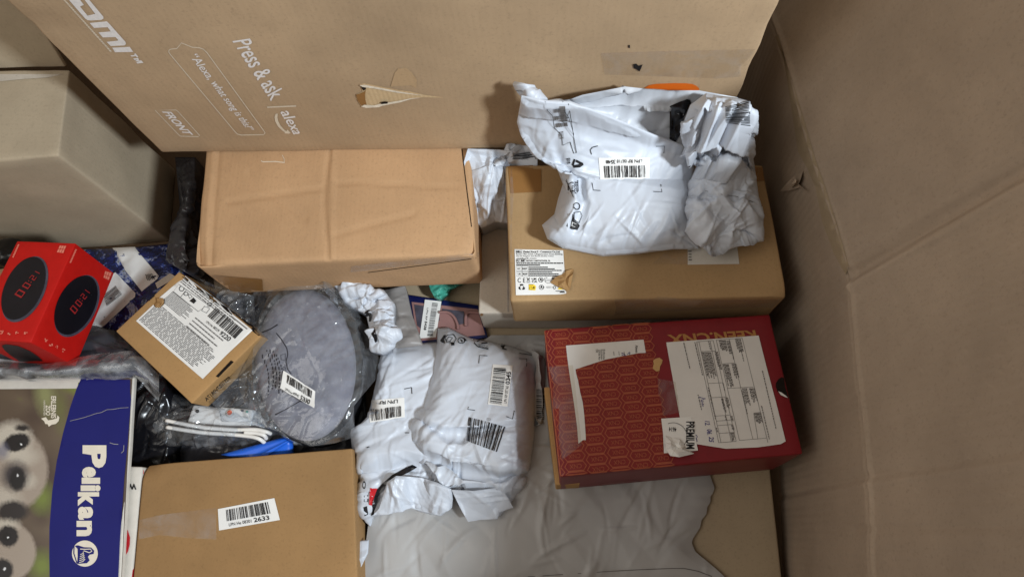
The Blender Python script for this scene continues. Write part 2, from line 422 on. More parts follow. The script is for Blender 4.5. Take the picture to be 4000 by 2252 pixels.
def extrude_down(T, zb=None, h=None, splay=0):
    T = [np.array(t) for t in T]
    if h is not None:
        n = np.cross(T[1] - T[0], T[3] - T[0]); n /= np.linalg.norm(n)
        if n[2] > 0: n = -n
        return T + [t + n * h for t in T]
    return T + [np.array([t[0], t[1], zb]) for t in T]
def centre(C8): 
    c = np.mean(np.array(C8)[4:], axis=0); return c

# ------------------------------------------------------------------ crumpled film
def resample(pts, n):
    P = np.array(pts, float); s = np.r_[0, np.cumsum(np.linalg.norm(np.diff(P, axis=0), axis=1))]
    t = np.linspace(0, s[-1], n); return np.stack([np.interp(t, s, P[:, k]) for k in range(P.shape[1])], 1)
def coons(T, B, L, R, n, m):
    T, B = resample(T, n), resample(B, n); L, R = resample(L, m), resample(R, m)
    u = np.linspace(0, 1, n)[None, :, None]; v = np.linspace(0, 1, m)[:, None, None]
    return ((1 - v) * T[None] + v * B[None] + (1 - u) * L[:, None] + u * R[:, None]
            - ((1 - u) * (1 - v) * T[0] + u * (1 - v) * T[-1] + (1 - u) * v * B[0] + u * v * B[-1]))
def up(P, n, m):
    a, b = P.shape[:2]; xi = np.linspace(0, b - 1, n); yi = np.linspace(0, a - 1, m)
    Q = np.stack([[np.interp(xi, np.arange(b), P[j, :, k]) for j in range(a)] for k in range(P.shape[2])], -1)
    return np.stack([np.stack([np.interp(yi, np.arange(a), Q[:, i, k]) for i in range(n)], 1) for k in range(P.shape[2])], -1)
FAM = [((slice(None), slice(0, -1)), (slice(None), slice(1, None)), 1.0), ((slice(0, -1), slice(None)), (slice(1, None), slice(None)), 1.0),
       ((slice(0, -1), slice(0, -1)), (slice(1, None), slice(1, None)), .8), ((slice(0, -1), slice(1, None)), (slice(1, None), slice(0, -1)), .8),
       ((slice(None), slice(0, -2)), (slice(None), slice(2, None)), 0.0), ((slice(0, -2), slice(None)), (slice(2, None), slice(None)), 0.0)]
def relax(P, base, exc, pin, iters, bend, supp, hold, top=None):
    rest = []
    for A, B, k in FAM:
        l = np.linalg.norm(base[B] - base[A], axis=-1); e = .5 * (exc[A] + exc[B]); rest.append(l * (1 + e))
    free = (1 - pin)[..., None]
    for it in range(iters):
        D = np.zeros_like(P)
        for (A, B, k), r in zip(FAM, rest):
            k = k or bend
            d = P[B] - P[A]; l = np.linalg.norm(d, axis=-1) + 1e-9
            c = (k * .5 * (l - r) / l)[..., None] * d
            D[A] += c; D[B] -= c
        P = P + free * (D * .42 + (base - P) * hold)
        P[..., 2] = np.maximum(P[..., 2], supp)
        if top is not None: P[..., 2] = np.minimum(P[..., 2], top)
    return P
def facets(X, Y, cell, seed, ang=0.0, stretch=1.0):
    """faceted crumple height in [-1,1]: random heights joined by flat triangles, sharp ridges between them"""
    rs = np.random.RandomState(seed); ca, sa = math.cos(ang), math.sin(ang)
    A = (X * ca + Y * sa) / (cell * stretch); B = (-X * sa + Y * ca) / cell
    a0, a1, b0, b1 = A.min() - 1.5, A.max() + 1.5, B.min() - 1.5, B.max() + 1.5
    na, nb = int(math.ceil(a1 - a0)), int(math.ceil(b1 - b0)); pts = []; h = []
    for i in range(na + 1):
        for j in range(nb + 1):
            pts.append(Vector((a0 + i + rs.uniform(-.45, .45), b0 + j + rs.uniform(-.45, .45)))); h.append(rs.uniform(-1, 1))
    r = delaunay_2d_cdt(pts, [], [], 0, 1e-6); hv = []
    for k, v in enumerate(r[0]): hv.append(h[r[3][k][0]] if r[3][k] else 0)
    tree = BVHTree.FromPolygons([Vector((v[0], v[1], hh)) for v, hh in zip(r[0], hv)], [list(f) for f in r[2]])
    out = np.zeros(A.size); dn = Vector((0, 0, -1))
    for k, (x, y) in enumerate(zip(A.ravel(), B.ravel())):
        q = tree.ray_cast(Vector((x, y, 9)), dn)[0]
        if q is not None: out[k] = q.z
    return out.reshape(A.shape)
def smooth2(D, n):
    for _ in range(n):
        E = np.pad(D, 1, mode='edge'); D = (E[1:-1, 1:-1] * 2 + E[:-2, 1:-1] + E[2:, 1:-1] + E[1:-1, :-2] + E[1:-1, 2:]) / 6
    return D
def sheet(T, B, L, R, zf, n, m, exc=.05, amp=.006, seed=0, supp=-1.0, bend=.12, hold=.012, iters=None, coarse=4, excf=None, cell=.055, ang=.6, stretch=2.0, taper=.05, octaves=((1, 1.0), (.48, .42), (.22, .08)), creases=.8, spread=.7, ck=2.3):
    """film laid over what is under it, with surplus length thrown into sharp creases and flat facets"""
    px = coons(T, B, L, R, n, m); u = np.linspace(0, 1, n)[None, :] + np.zeros((m, 1)); v = np.linspace(0, 1, m)[:, None] + np.zeros((1, n))
    P = UA(px[..., :2], zf(u, v)); e = np.full((m, n), exc) if excf is None else smooth2(excf(u, v) + 0 * u, 4)
    edge = np.minimum(np.minimum(u, 1 - u), np.minimum(v, 1 - v)); tp = np.clip(edge / taper, 0, 1) ** .7
    D = np.zeros((m, n))
    for k, (c, a) in enumerate(octaves):
        f = facets(P[..., 0], P[..., 1], cell * c, seed * 13 + k * 101 + 7, ang + k * 1.1, stretch if k < 2 else 1.2)
        D += f * a
    A = cell * np.sqrt(e) * 1.05
    if creases:      # narrow pinched creases running across the facets
        rc = np.random.RandomState(seed * 7 + 5); X_, Y_ = P[..., 0], P[..., 1]; K = np.zeros((m, n))
        ar = (X_.max() - X_.min()) * (Y_.max() - Y_.min())
        for _ in range(int(min(170, creases * ar / .00042))):
            j, i = rc.randint(0, m), rc.randint(0, n); th = (ang + rc.uniform(-spread, spread)) if rc.rand() < .75 else rc.uniform(0, 3.14)
            Lc_, wc = rc.uniform(.018, .06), rc.uniform(.0025, .0075); bend_ = rc.uniform(-4, 4)
            dx, dy = X_ - X_[j, i], Y_ - Y_[j, i]; a_ = dx * math.cos(th) + dy * math.sin(th); d_ = -dx * math.sin(th) + dy * math.cos(th) + bend_ * a_ * a_
            t_ = np.clip(1 - (a_ / Lc_) ** 2, 0, 1); sk = rc.uniform(.5, 1.6)
            pr_ = np.clip(1 - np.where(d_ > 0, d_ * sk, -d_ / sk) / (wc * (.5 + .5 * t_)), 0, 1) * t_
            K += pr_ * wc * (1 if rc.rand() < .6 else -1) * rc.uniform(.5, 1.2)
        D = D + K * ck * np.clip(np.sqrt(e), .06, .35) / A
    gu = np.gradient(P, axis=1); gv_ = np.gradient(P, axis=0); N_ = np.cross(gu, gv_); N_ /= np.linalg.norm(N_, axis=-1, keepdims=True) + 1e-12
    N_[N_[..., 2] < 0] *= -1
    P = P + N_ * (D * A * tp)[..., None]
    s = supp if not callable(supp) else supp(P)
    P[..., 2] = np.maximum(P[..., 2], s)
    return P
def film(name, P, mat, parent, back=None, uvs=False):
    m, n = P.shape[:2]; V = P.reshape(-1, 3).tolist()
    Fc = [(j * n + i, (j + 1) * n + i, (j + 1) * n + i + 1, j * n + i + 1) for j in range(m - 1) for i in range(n - 1)]
    if back is not None:        # closed underside: the rear skin of the bag
        ring = [i for i in range(n)] + [j * n + n - 1 for j in range(1, m)] + [(m - 1) * n + i for i in range(n - 2, -1, -1)] + [j * n for j in range(m - 2, 0, -1)]
        c = np.mean(P.reshape(-1, 3), 0); k = len(V)
        for r_ in ring:
            p = np.array(V[r_]); V.append([p[0] + (c[0] - p[0]) * .04, p[1] + (c[1] - p[1]) * .04, min(p[2] - .002, back) if back < p[2] else p[2] - .002])
        kc = len(V); V.append([c[0], c[1], min(back, c[2] - .004)]); q = len(ring)
        for a in range(q):
            b = (a + 1) % q; Fc.append((ring[a], ring[b], k + b, k + a)); Fc.append((k + a, k + b, kc))
    return mobj(name, V, Fc, mat, parent, True)
def pillow(z0, z1, h, pu=4, pv=4, tilt=None):
    def f(u, v):
        b = (1 - np.abs(2 * u - 1) ** pu) * (1 - np.abs(2 * v - 1) ** pv)
        return z0 + (z1 - z0) * v + h * b ** .6
    return f
def lpn_sticker(parent, bvh, q, code, num, seed, flip=False, notch=False, name='lpn_sticker', bar=(.12, .12, .84, .6), txt=None, nx=12, ny=6, off=.0009):
    st = quadpatch(name, bvh, q, 'white', parent, nx, ny, off)
    Print(q).bars(*bar, seed).build('barcode', bvh, 'ink', st, off + .0007)
    t = Print(q)
    if txt is None: t.text(code, .14, .68, .56, .82); t.text(num, .60, .66, .86, .86, .02)
    else:
        for a in txt: t.text(*a)
    t.build('lettering', bvh, 'ink', st, off + .0007)
    return st

# ================================================================== the pallet box
fl = mobj('floor', [(-1.2, -.5, 0), (.42, -.5, 0), (.42, 1.1, 0), (-1.2, 1.1, 0)], [(0, 1, 2, 3)], 'floor'); fl['kind'] = 'structure'
pb = thing('pallet_box', 'large tan corrugated pallet box wall with creases and a small tear, around all the parcels', 'pallet box', (.36, .3, 0))
WH = .665
_cy = [-.5, -.043, .145, .2955, .4565, .675, 1.1]; _cx = [.318, .3365, .357, .3685, .3496, .3275, .285]
def gauss(t, s): return math.exp(-(t / s) ** 2)
def wallx(Y, z):
    xc = np.interp(Y, _cy, _cx); lean = np.interp(Y, [-.5, 0, .3, .8, 1.1], [0, .012, .085, .09, .08])
    x = xc + (lean * (z - .36) / .24 * .8 if z > .36 else .018 * (.36 - z) / .36)
    zc = .36 + .004 * math.sin(Y * 23)
    x += -.0030 * gauss(z - zc, .0035) + .0018 * gauss(z - zc + .011, .003)            # score line half way up
    if z > .36: x += .0065 * gauss(Y - .2955 - .06 * (z - .36), .008) - .005 * gauss(Y - .280 - .06 * (z - .36), .007)
    x += .0022 * gauss(Y - .058 - .012 * (z - .3), .005) - .0015 * gauss(Y - .05 - .012 * (z - .3), .005)
    if z > .3: x += .002 * gauss(Y - .004, .005)
    if .2 < z < .36: x += .0016 * gauss(Y - .148, .004)
    x += .0022 * mnoise.noise(Vector((Y * 6, z * 5, 1.7))) + .0007 * mnoise.noise(Vector((Y * 30, z * 22, 4)))
    return x
ys = np.concatenate([np.arange(-.5, -.05, .02), np.arange(-.05, .7, .0035), np.arange(.7, 1.101, .02)])
zs = np.concatenate([np.arange(0, .31, .015), np.arange(.31, .41, .0025), np.arange(.41, WH, .012), [WH]])
V = [(wallx(y, z), y, z) for z in zs for y in ys]; nY, nZ = len(ys), len(zs); k = len(V)
V += [(x + .007, y, z) for x, y, z in V]
Fc = []
for j in range(nZ - 1):
    for i in range(nY - 1):
        a = j * nY + i; Fc.append((a, a + nY, a + nY + 1, a + 1)); Fc.append((k + a, k + a + 1, k + a + nY + 1, k + a + nY))
j = (nZ - 1) * nY
for i in range(nY - 1): Fc.append((j + i, k + j + i, k + j + i + 1, j + i + 1))
wp = mobj('wall_panel', V, Fc, 'wall', pb, True)
def slab(name, x0, y0, z0, x1, y1, z1, mat, parent):
    return carton(name, [(x0, y1, z1), (x1, y1, z1), (x1, y0, z1), (x0, y0, z1), (x0, y1, z0), (x1, y1, z0), (x1, y0, z0), (x0, y0, z0)], mat, parent, .002, (20, 20, 6), .002)
slab('wall_panel', -1.2, 1.095, 0, .36, 1.102, WH, 'wall', pb)
slab('wall_panel', -1.207, -.5, 0, -1.2, 1.1, WH, 'wall', pb)
slab('wall_panel', -1.2, -.507, 0, .40, -.5, WH, 'wall', pb)
wb = bvh_of(wp)
# torn scrap of liner on the wall
def scrap(name, pts, zup, mat, parent, bvh, seed=0):
    pts = [p for p in pts if hit(bvh, p[0], p[1], 0) is not None]; r = random.Random(seed); V = []; n = len(pts)
    if n < 3: return None
    c = np.mean([hit(bvh, p[0], p[1], .001) for p in pts], axis=0)
    ringv = [hit(bvh, p[0], p[1], .0008 + r.random() * zup) for p in pts]
    nrm = np.array(ray(*pts[0])) * -1
    inner = [c + (q - c) * .5 + nrm * zup * r.uniform(.3, 1.1) for q in ringv]
    V = ringv + inner + [c + nrm * zup * .4]
    Fc = [(i, (i + 1) % n, n + (i + 1) % n, n + i) for i in range(n)] + [(n + i, n + (i + 1) % n, 2 * n) for i in range(n)]
    return mobj(name, V, Fc, mat, parent)
scrap('torn_liner', F0((1975, 478), (1990, 462), (2000, 440), (2022, 430), (2028, 448), (2020, 462), (2045, 485), (2018, 470), (1996, 478)), .008, 'wall', pb, wb, 2)
scrap('torn_liner', F0((2001, 463), (2008, 448), (2018, 447), (2013, 460), (2006, 470)), .012, 'wall', pb, wb, 5)
polypatch('peeled_strip', wb, F0((1950, 92), (1972, 150), (1990, 262), (2008, 380), (2030, 420), (2052, 470), (2070, 560), (2100, 640), (2128, 690), (2136, 668), (2104, 560), (2076, 470), (2050, 395), (2020, 290), (1992, 200), (1972, 140), (1958, 88)), 'lower', pb, .0009, 22)

# ================================================================== tall carton with printed lettering
BLt, BRt = np.array([-.604, .563, .2535]), np.array([.259, .546, .2535]); up_ = np.array([0, .004, .74])
dpt = np.array([.0026, .13, 0])
t = thing('tall_carton', 'tall tan television carton standing on its end with white printed lettering and a torn patch', 'carton', (-.17, .62, .2535))
def tallwarp(u, v, w):
    d = 0
    d += .004 * math.exp(-((u - .02) / .03) ** 2) * math.exp(-((v - .62) / .02) ** 2)
    d += .002 * math.exp(-((1 - u) / .02) ** 2) * (.5 + .5 * math.sin(v * 60)) * (1 if w < .5 else 0)
    return (0 if u < .9 else -d * .6, d if w < .5 else 0, 0)
tb = carton('body', [BLt + up_, BRt + up_, BRt, BLt, BLt + up_ + dpt, BRt + up_ + dpt, BRt + dpt, BLt + dpt], 'tall', t, .004, (50, 46, 6), .0016, 3, tallwarp, 7)
tv = bvh_of(tb)
def stroke(poly): return poly
lp = Print([(0, 0), (1, 0), (1, 1), (0, 1)]); lp.H = lambda u, v: R11((u, v))[0]
lp.poly([(20, -120), (105, 10), (375, 320), (420, 350), (470, 357), (660, 345), (700, 325), (700, 290), (440, -20), (350, -130), (290, -130), (350, -30), (555, 240), (420, 270), (285, 110), (355, 80), (300, 10), (230, -110)])
lp.poly([(455, 400), (760, 372), (800, 410), (1090, 735), (1098, 775), (1070, 797), (830, 808), (755, 735), (945, 715), (965, 705), (915, 650), (690, 655), (612, 568), (830, 550), (775, 475), (535, 488)])
lp.poly([(855, 838), (1165, 822), (1228, 912), (905, 918)])
lp.poly([(1175, 975), (1250, 968), (1245, 945), (1270, 940), (1318, 1000), (1295, 1010), (1270, 985), (1200, 995)])
lp.poly([(1225, 1030), (1310, 1018), (1330, 1045), (1320, 1065), (1370, 1062), (1410, 1105), (1300, 1118), (1280, 1095), (1340, 1090), (1262, 1075), (1300, 1045), (1250, 1055)])
lp.build('logo_lettering', tv, 'whiteink', t, .0008)
rr = random.Random(4); sp = Print([(0, 0), (1, 0), (1, 1), (0, 1)]); sp.H = lambda u, v: R11((u, v))[0]
a, b = np.array([0, -10.]), np.array([835, 915.]); tt = 0
while tt < 1:
    w = rr.uniform(.012, .035); p = a + (b - a) * tt; q = a + (b - a) * min(1, tt + w)
    sp.poly([p + (-12, 2), p + (22, -4), q + (22, -4), q + (-12, 2)]); tt += w + .006
sp.build('small_lettering', tv, 'paleink', t, .0008)
pk = Print(R12((1240, 95), (1690, 800), (1510, 905), (1010, 130)))
pk.text('Press & ask', 0, 0, 1, 1, .012); pk.build('lettering', tv, 'whiteink', t, .0008)
ak = Print(R12((1775, 1010), (1945, 1330), (1800, 1330), (1625, 1040)))
ak.text('alexa', 0, 0, 1, 1, .012); ak.build('lettering', tv, 'whiteink', t, .0008)
ln = Print([(0, 0), (1, 0), (1, 1), (0, 1)]); ln.H = lambda u, v: R12((u, v))[0]
ln.poly([(1458, 972), (1832, 955), (1838, 972), (1464, 988)])
ln.poly([(1572, 1065), (1600, 1062), (1594, 1110), (1606, 1160), (1634, 1215), (1680, 1268), (1712, 1288), (1722, 1268), (1742, 1285), (1765, 1312), (1735, 1320), (1685, 1315), (1690, 1303), (1650, 1275), (1600, 1225), (1566, 1160), (1556, 1105)])
ln.line([(200, 245), (225, 232), (300, 225), (360, 152), (500, 208), (590, 215), (640, 232), (690, 280), (1420, 1285), (1436, 1312), (1415, 1332), (1130, 1338), (1080, 1325), (1045, 1290), (215, 300), (195, 268)], 11, True)
ln.line([(20, 1018), (290, 1015), (320, 1040), (595, 1345), (575, 1358), (350, 1352), (325, 1335)], 10, True)
ln.build('line_print', tv, 'paleink', t, .0008)
qk = Print(R12((560, 280), (1300, 1265), (1190, 1290), (440, 345))); qk.text('“Alexa, what song is this?”', 0, 0, 1, 1, .01, .25); qk.build('lettering', tv, 'whiteink', t, .0008)
fk = Print(R12((215, 1025), (515, 1335), (405, 1340), (105, 1035))); fk.text('FRONT', 0, 0, 1, 1, .03, .2); fk.build('lettering', tv, 'whiteink', t, .0008)
# torn patch: liner ripped off
polypatch('torn_patch', tv, R21((192, 140), (230, 136), (300, 150), (480, 185), (560, 195), (660, 218), (800, 238), (640, 236), (560, 246), (480, 270), (360, 292), (330, 302), (240, 306), (205, 298), (190, 280), (170, 245), (168, 215), (215, 195)), 'torn', t, .0009, 9)
polypatch('torn_edge', tv, R21((205, 298), (240, 306), (330, 302), (360, 290), (480, 268), (560, 244), (640, 232), (560, 238), (470, 256), (350, 275), (300, 288), (225, 284)), 'tornwhite', t, .0022, 0)
polypatch('torn_edge', tv, R21((192, 140), (230, 136), (300, 150), (480, 185), (660, 215), (590, 208), (470, 195), (300, 164), (215, 152)), 'tornwhite', t, .003, 0)
polypatch('torn_edge', tv, R21((168, 215), (200, 205), (232, 190), (240, 170), (232, 215), (235, 250), (246, 296), (205, 290), (180, 255)), 'tape', t, .0016, 0)
polypatch('dark_nick', tv, R21((345, 262), (375, 256), (398, 258), (394, 272), (350, 276)), 'dark', t, .0030, 0)
polypatch('dark_nick', tv, R21((200, 146), (232, 150), (240, 172), (224, 184), (210, 170)), 'dark', t, .0018, 0)
polypatch('peeled_patch', tv, R21((415, 160), (445, 60), (470, 30), (530, 26), (570, 60), (605, 110), (600, 172), (560, 150)), 'tall2', t, .0007, 10)
polypatch('clear_tape', tv, F0((1510, 132), (1640, 128), (1900, 122), (1890, 190), (1800, 196), (1640, 190), (1520, 186)), 'tapeclear', t, .001, 40)
polypatch('smudge', tv, F0((1592, 160), (1600, 158), (1606, 164), (1616, 160), (1612, 170), (1608, 178), (1600, 172), (1594, 170)), 'ink', t, .0014, 0)
polypatch('smudge', tv, F0((1580, 112), (1584, 112), (1584, 120), (1580, 119)), 'ink', t, .0009, 0)
op = R19((405, 215), (470, 175), (560, 158), (800, 148), (960, 150), (1050, 160), (1105, 185), (1140, 215), (1150, 330), (405, 330))
polypatch('orange_print', tv, op, 'orangeink', t, .0009, 0)
# split corrugated edge on the right corner
scrap('torn_corner', F0((1853, 240), (1861, 226), (1869, 212), (1872, 222), (1866, 236), (1858, 247)), .006, 'torn', t, tv, 3)
for (x0, y0, x1, y1) in ((1950, 28, 1930, 80), (1926, 88, 1905, 132), (1900, 142, 1886, 176), (1882, 182, 1868, 214)):
    polypatch('frayed_edge', tv, F0((x0 - 7, y0), (x0 - 1, y0 - 3), (x1, y1), (x1 - 6, y1 - 2), ((x0 + x1) / 2 - 9, (y0 + y1) / 2)), 'tornwhite', t, .001, 0)

# ================================================================== grey-beige carton at the left
T = top_from_px(F0((-400, 186), (176, 171), (147, 391), (-400, 434)), .315); C8 = extrude_down(T, 0.0)
t = thing('beige_carton', 'grey beige open carton with a raised rear flap, beside the tall printed carton', 'carton', centre(C8))
gb = carton('body', C8, 'beige', t, .005, (20, 14, 16), .003, 11)
gv = bvh_of(gb)
fq = [U(*F0((139, 143))[0], .272), U(*F0((-190, 178))[0], .272)]
def thick(name, quad, th, mat, parent, n=(14, 10), seed=0, dent=.002):
    q = [np.array(p) for p in quad]; nn = np.cross(q[1] - q[0], q[3] - q[0]); nn = nn / np.linalg.norm(nn) * th
    return carton(name, q + [p + nn for p in q], mat, parent, th * .35, (n[0], n[1], 0), dent, seed)
# raised rear flap, hinged on the back edge of the carton
fl0, fl1 = T[1] + np.array([-.012, .0065, -.004]), T[0] + np.array([0, .0065, -.004])
thick('flap', [fl0, fl1, fl1 + np.array([-.02, .10, .26]), fl0 + np.array([-.004, .10, .26])], .005, 'beige', t, seed=3)
polypatch('torn_corner', gv, F0((139, 145), (160, 150), (172, 166), (176, 186), (120, 196), (60, 200), (0, 206), (-60, 210), (-60, 176), (0, 166), (70, 155)), 'whitebox', t, .0012, 18)

# ================================================================== long orange-brown carton
T = [np.array(p) for p in top_from_px(F0((497, 388), (1172, 377), (1195, 640), (490, 668)), .25)]
bk0 = T[0] + np.array([0, .12, 0]); bk1 = T[1] + np.array([0, .12, 0])
C8 = extrude_down([bk0, bk1, T[2], T[3]], .125)
t = thing('long_carton', 'long orange brown carton with a creased dented lid, lying in front of the tall carton', 'carton', centre(C8))
def brwarp(u, v, w):
    if w > .02: 
        return (0, 0, 0)
    s = -.0032 * math.exp(-((u - .475 - .012 * math.sin(v * 7)) / .006) ** 2) + .0016 * math.exp(-((u - .492) / .008) ** 2) * (v > .3)
    s += -.0025 * math.exp(-((u - .055) / .006) ** 2) + .0018 * math.exp(-((u - .035) / .01) ** 2)
    s += -.0024 * math.exp(-((v - .66 + .16 * (u - .15)) / .010) ** 2) * (u > .1) * (u < .46)
    s += -.0022 * math.exp(-((v - .80 + .35 * (u - .7)) / .010) ** 2) * (u > .5) * (u < .8)
    s += -.0022 * math.exp(-((v - .58 - .1 * (u - .5)) / .008) ** 2) * (u > .5) * (u < .95)
    s += -.002 * math.exp(-((v - .5 - .9 * (u - .17) ** .8 if u > .17 else 1) / .02) ** 2) * (u < .4)
    s += -.012 * math.exp(-((u / .06) ** 2 + ((v - 1) / .12) ** 2)) - .007 * math.exp(-(((u - 1) / .03) ** 2 + ((v - 1) / .08) ** 2))
    return (0, 0, s + .004 * math.sin(u * 3.14) * math.sin(v * 3.14))
bb = carton('body', C8, 'brown', t, .007, (110, 60, 12), .0022, 5, brwarp, 8)
bv = bvh_of(bb)
quadpatch('packing_tape', bv, R9((330, 391), (1350, 256), (1350, 261), (330, 396)), 'dark', t, 20, 1, .0007)  # thin dark line drawn for the front seam, not tape
quadpatch('packing_tape', bv, R4((215, 200), (640, 235), (645, 330), (260, 300)), 'tape', t, 14, 5, .0012)
quadpatch('packing_tape', bv, R9((170, 330), (1370, 205), (1370, 250), (170, 388)), 'tapeclear', t, 20, 3, .0012)
quadpatch('side_flap_seam', bv, R10((372, 300), (384, 300), (520, 1400), (508, 1400)), 'dark', t, 1, 14, .0006)
pt = Print([(0, 0), (1, 0), (1, 1), (0, 1)]); pt.H = lambda u, v: R1((u, v))[0]
pt.line([(1480, 912), (1490, 918), (1560, 916), (1610, 922)], 5); pt.line([(1600, 880), (1610, 900), (1612, 925)], 3)
pt.build('scuff', bv, 'paleink', t, .0008)

# ================================================================== big flat carton underneath, lower right
x0, x1, y0, y1 = -.27, .322, -.16, .5
T = [np.array((x0, y1, .05)), np.array((.345, y1, .05)), U(*F0((1957, 1456))[0], .05), np.array((x0, U(*F0((1957, 1456))[0], .05)[1], .05))]
T[2] = T[2] + np.array([.004, -.1, 0]); T[3][1] = T[2][1]
C8 = extrude_down(T, 0)
t = thing('flat_carton', 'plain light kraft carton lying flat beneath the grey mailer, against the pallet wall', 'carton', centre(C8))
lc = carton('body', C8, 'lower', t, .004, (20, 20, 3), .0012, 21)

# ================================================================== grey white box under the brown label box
T = top_from_px(F0((1212, 560), (1880, 540), (1895, 790), (1203, 787)), .138)
C8 = extrude_down(T, .0525)
t = thing('grey_white_box', 'grey white cardboard box with a dented corner, under the brown carton with the address label', 'box', centre(C8))
wbx = carton('body', C8, 'whitebox', t, .0035, (20, 14, 8), .001, 8)
wv = bvh_of(wbx)
polypatch('torn_corner', wv, R9((1392, 792), (1402, 778), (1418, 780), (1420, 792), (1408, 802)), 'tape', t, .0009, 0)
polypatch('torn_corner', wv, R9((1372, 930), (1400, 915), (1425, 925), (1430, 945), (1410, 955), (1385, 945)), 'white', t, .001, 0)
quadpatch('lid_edge', wv, R9((1640, 0), (1648, 0), (1662, 765), (1650, 765)), 'lightink', t, 1, 12, .0007)

# ================================================================== brown carton with the address label
T = top_from_px(F0((1270, 415), (1918, 415), (1982, 745), (1283, 757)), .24)
C8 = extrude_down(T, .1395)
t = thing('address_carton', 'brown carton with taped edges and a white address label, under the crumpled white mailer', 'carton', centre(C8))
def zw(u, v, w):
    s = .0015 * math.exp(-((v - .02) / .02) ** 2) if w < .05 else 0
    return (0, 0, s - .006 * math.exp(-(((u - 1) / .03) ** 2 + ((v - 1) / .05) ** 2)))
zb = carton('body', C8, 'zh', t, .004, (40, 26, 8), .0016, 2, zw)
zv = bvh_of(zb)
quadpatch('packing_tape', zv, R10((1030, 545), (1500, 530), (1500, 905), (1068, 928)), 'tape', t, 12, 8, .0009)
quadpatch('packing_tape', zv, R6((1655, 570), (1712, 572), (1728, 660), (1665, 668)), 'tape', t, 6, 6, .0009)
polypatch('clear_tape', zv, R6((250, 590), (290, 580), (300, 740), (290, 900), (292, 1100), (292, 1330), (262, 1330), (258, 900)), 'tapeclear', t, .0011, 30)
polypatch('clear_tape', zv, R6((870, 1330), (1080, 1328), (1110, 1318), (1850, 1300), (1840, 1380), (1100, 1400), (870, 1420), (880, 1380)), 'tapeclear', t, .0011, 30)
polypatch('document_pouch', zv, R6((1080, 1135), (1180, 1050), (1300, 1010), (1560, 1010), (1580, 1135)), 'tapeclear', t, .0012, 30)
pp = polypatch('packing_slip', zv, R6((1285, 1050), (1340, 1000), (1560, 1000), (1577, 1133), (1285, 1137)), 'paper', t, .0009, 30)
px = Print(R6((1285, 1050), (1310, 1050), (1312, 1130), (1288, 1130))); px.para(.1, .1, .9, .9, 4, 3); px.build('lettering', zv, 'greyink', pp, .0016)
lab = [(127, 150), (1322, 178), (1345, 500), (1362, 750), (1260, 810), (1130, 880), (1005, 975), (1190, 1085), (1340, 1145), (1400, 1190), (1395, 1240), (1250, 1262), (800, 1268), (160, 1278)]
al = polypatch('address_label', zv, R16(*lab), 'white', t, .0009, 12)
flp = R16((1005, 978), (1130, 870), (1290, 775), (1400, 705), (1565, 630), (1580, 690), (1560, 800), (1520, 1000), (1490, 1140), (1460, 1185), (1340, 1145), (1190, 1085))
scrap('peeled_corner', flp, .006, 'small', t, zv, 8)
ax = Print([(0, 0), (1, 0), (1, 1), (0, 1)]); ax.H = lambda u, v: R16((u, v))[0]
for tx, x0, y0, x1, y1, bo in (('Zhuhai Xocai E - Commerce Co.,Ltd.', 335, 195, 1250, 248, .02), ('Room 1901-2,Unit 1,Regeneration Times Building,', 170, 255, 1315, 305, .0),
        ('No.55 Pingbei 2nd Road Zhuhai China', 175, 308, 1090, 348, .0), ('outlook.com', 180, 358, 665, 396, .0), ('NOVA CARTUCHOS, SL', 420, 418, 1010, 466, .02),
        ('Mfrs', 170, 190, 300, 236, .02), ('EU  IMP', 172, 412, 385, 458, .02), ('EC', 205, 612, 280, 655, .01), ('REP', 325, 612, 440, 655, .02), ('UK', 210, 742, 290, 785, .01), ('REP', 335, 742, 450, 785, .02),
        ('C E', 205, 860, 392, 975, .0), ('UK', 552, 860, 685, 912, .02), ('CA', 555, 922, 688, 975, .02)):
    ax.text(tx, x0, y0, x1, y1, bo)
for y0, x1 in ((484, 1320), (530, 755)): ax.para(172, y0, x1, y0 + 34, 1, y0, .8, 0)
for y0, x1 in ((585, 945), (625, 1115), (664, 1295), (708, 1055), (750, 1210), (792, 1255)): ax.para(475, y0, x1, y0 + 30, 1, y0, .8, 0)
for bx in ((158, 178, 312, 242), (165, 402, 400, 462), (172, 578, 458, 688), (182, 710, 465, 818)):
    ax.line([(bx[0], bx[1]), (bx[2], bx[1]), (bx[2], bx[3]), (bx[0], bx[3])], 7, True)
ax.rect(308, 580, 315, 686); ax.rect(312, 712, 319, 816)
ax.rect(425, 960, 515, 975); ax.line([(430, 850), (505, 940)], 9); ax.line([(505, 850), (430, 940)], 9); ax.line([(440, 870), (498, 870), (488, 930), (450, 930)], 7, True)
ax.ring(775, 905, 62, 62, .16); ax.poly([(765, 870), (790, 870), (800, 950), (770, 910), (745, 945)]); ax.poly([(820, 880), (850, 905), (815, 930)])
ax.ring(790, 1088, 60, 60, .16); ax.poly([(780, 1050), (805, 1050), (812, 1130), (785, 1092), (760, 1125)]); ax.poly([(835, 1065), (868, 1090), (830, 1112)])
ax.poly([(255, 1030), (280, 1008), (330, 1010), (355, 1045), (325, 1050), (300, 1040), (280, 1065)]); ax.poly([(225, 1095), (250, 1070), (280, 1085), (262, 1110), (290, 1135), (290, 1152), (240, 1140)]); ax.poly([(350, 1065), (388, 1110), (370, 1145), (320, 1150), (318, 1118), (345, 1112), (330, 1085)])
ax.line([(870, 855), (880, 950), (930, 985), (1000, 985)], 8); ax.poly([(1040, 855), (1150, 850), (1060, 915)]); ax.rect(895, 845, 935, 860); ax.para(890, 895, 1040, 950, 2, 3, .3, 0)
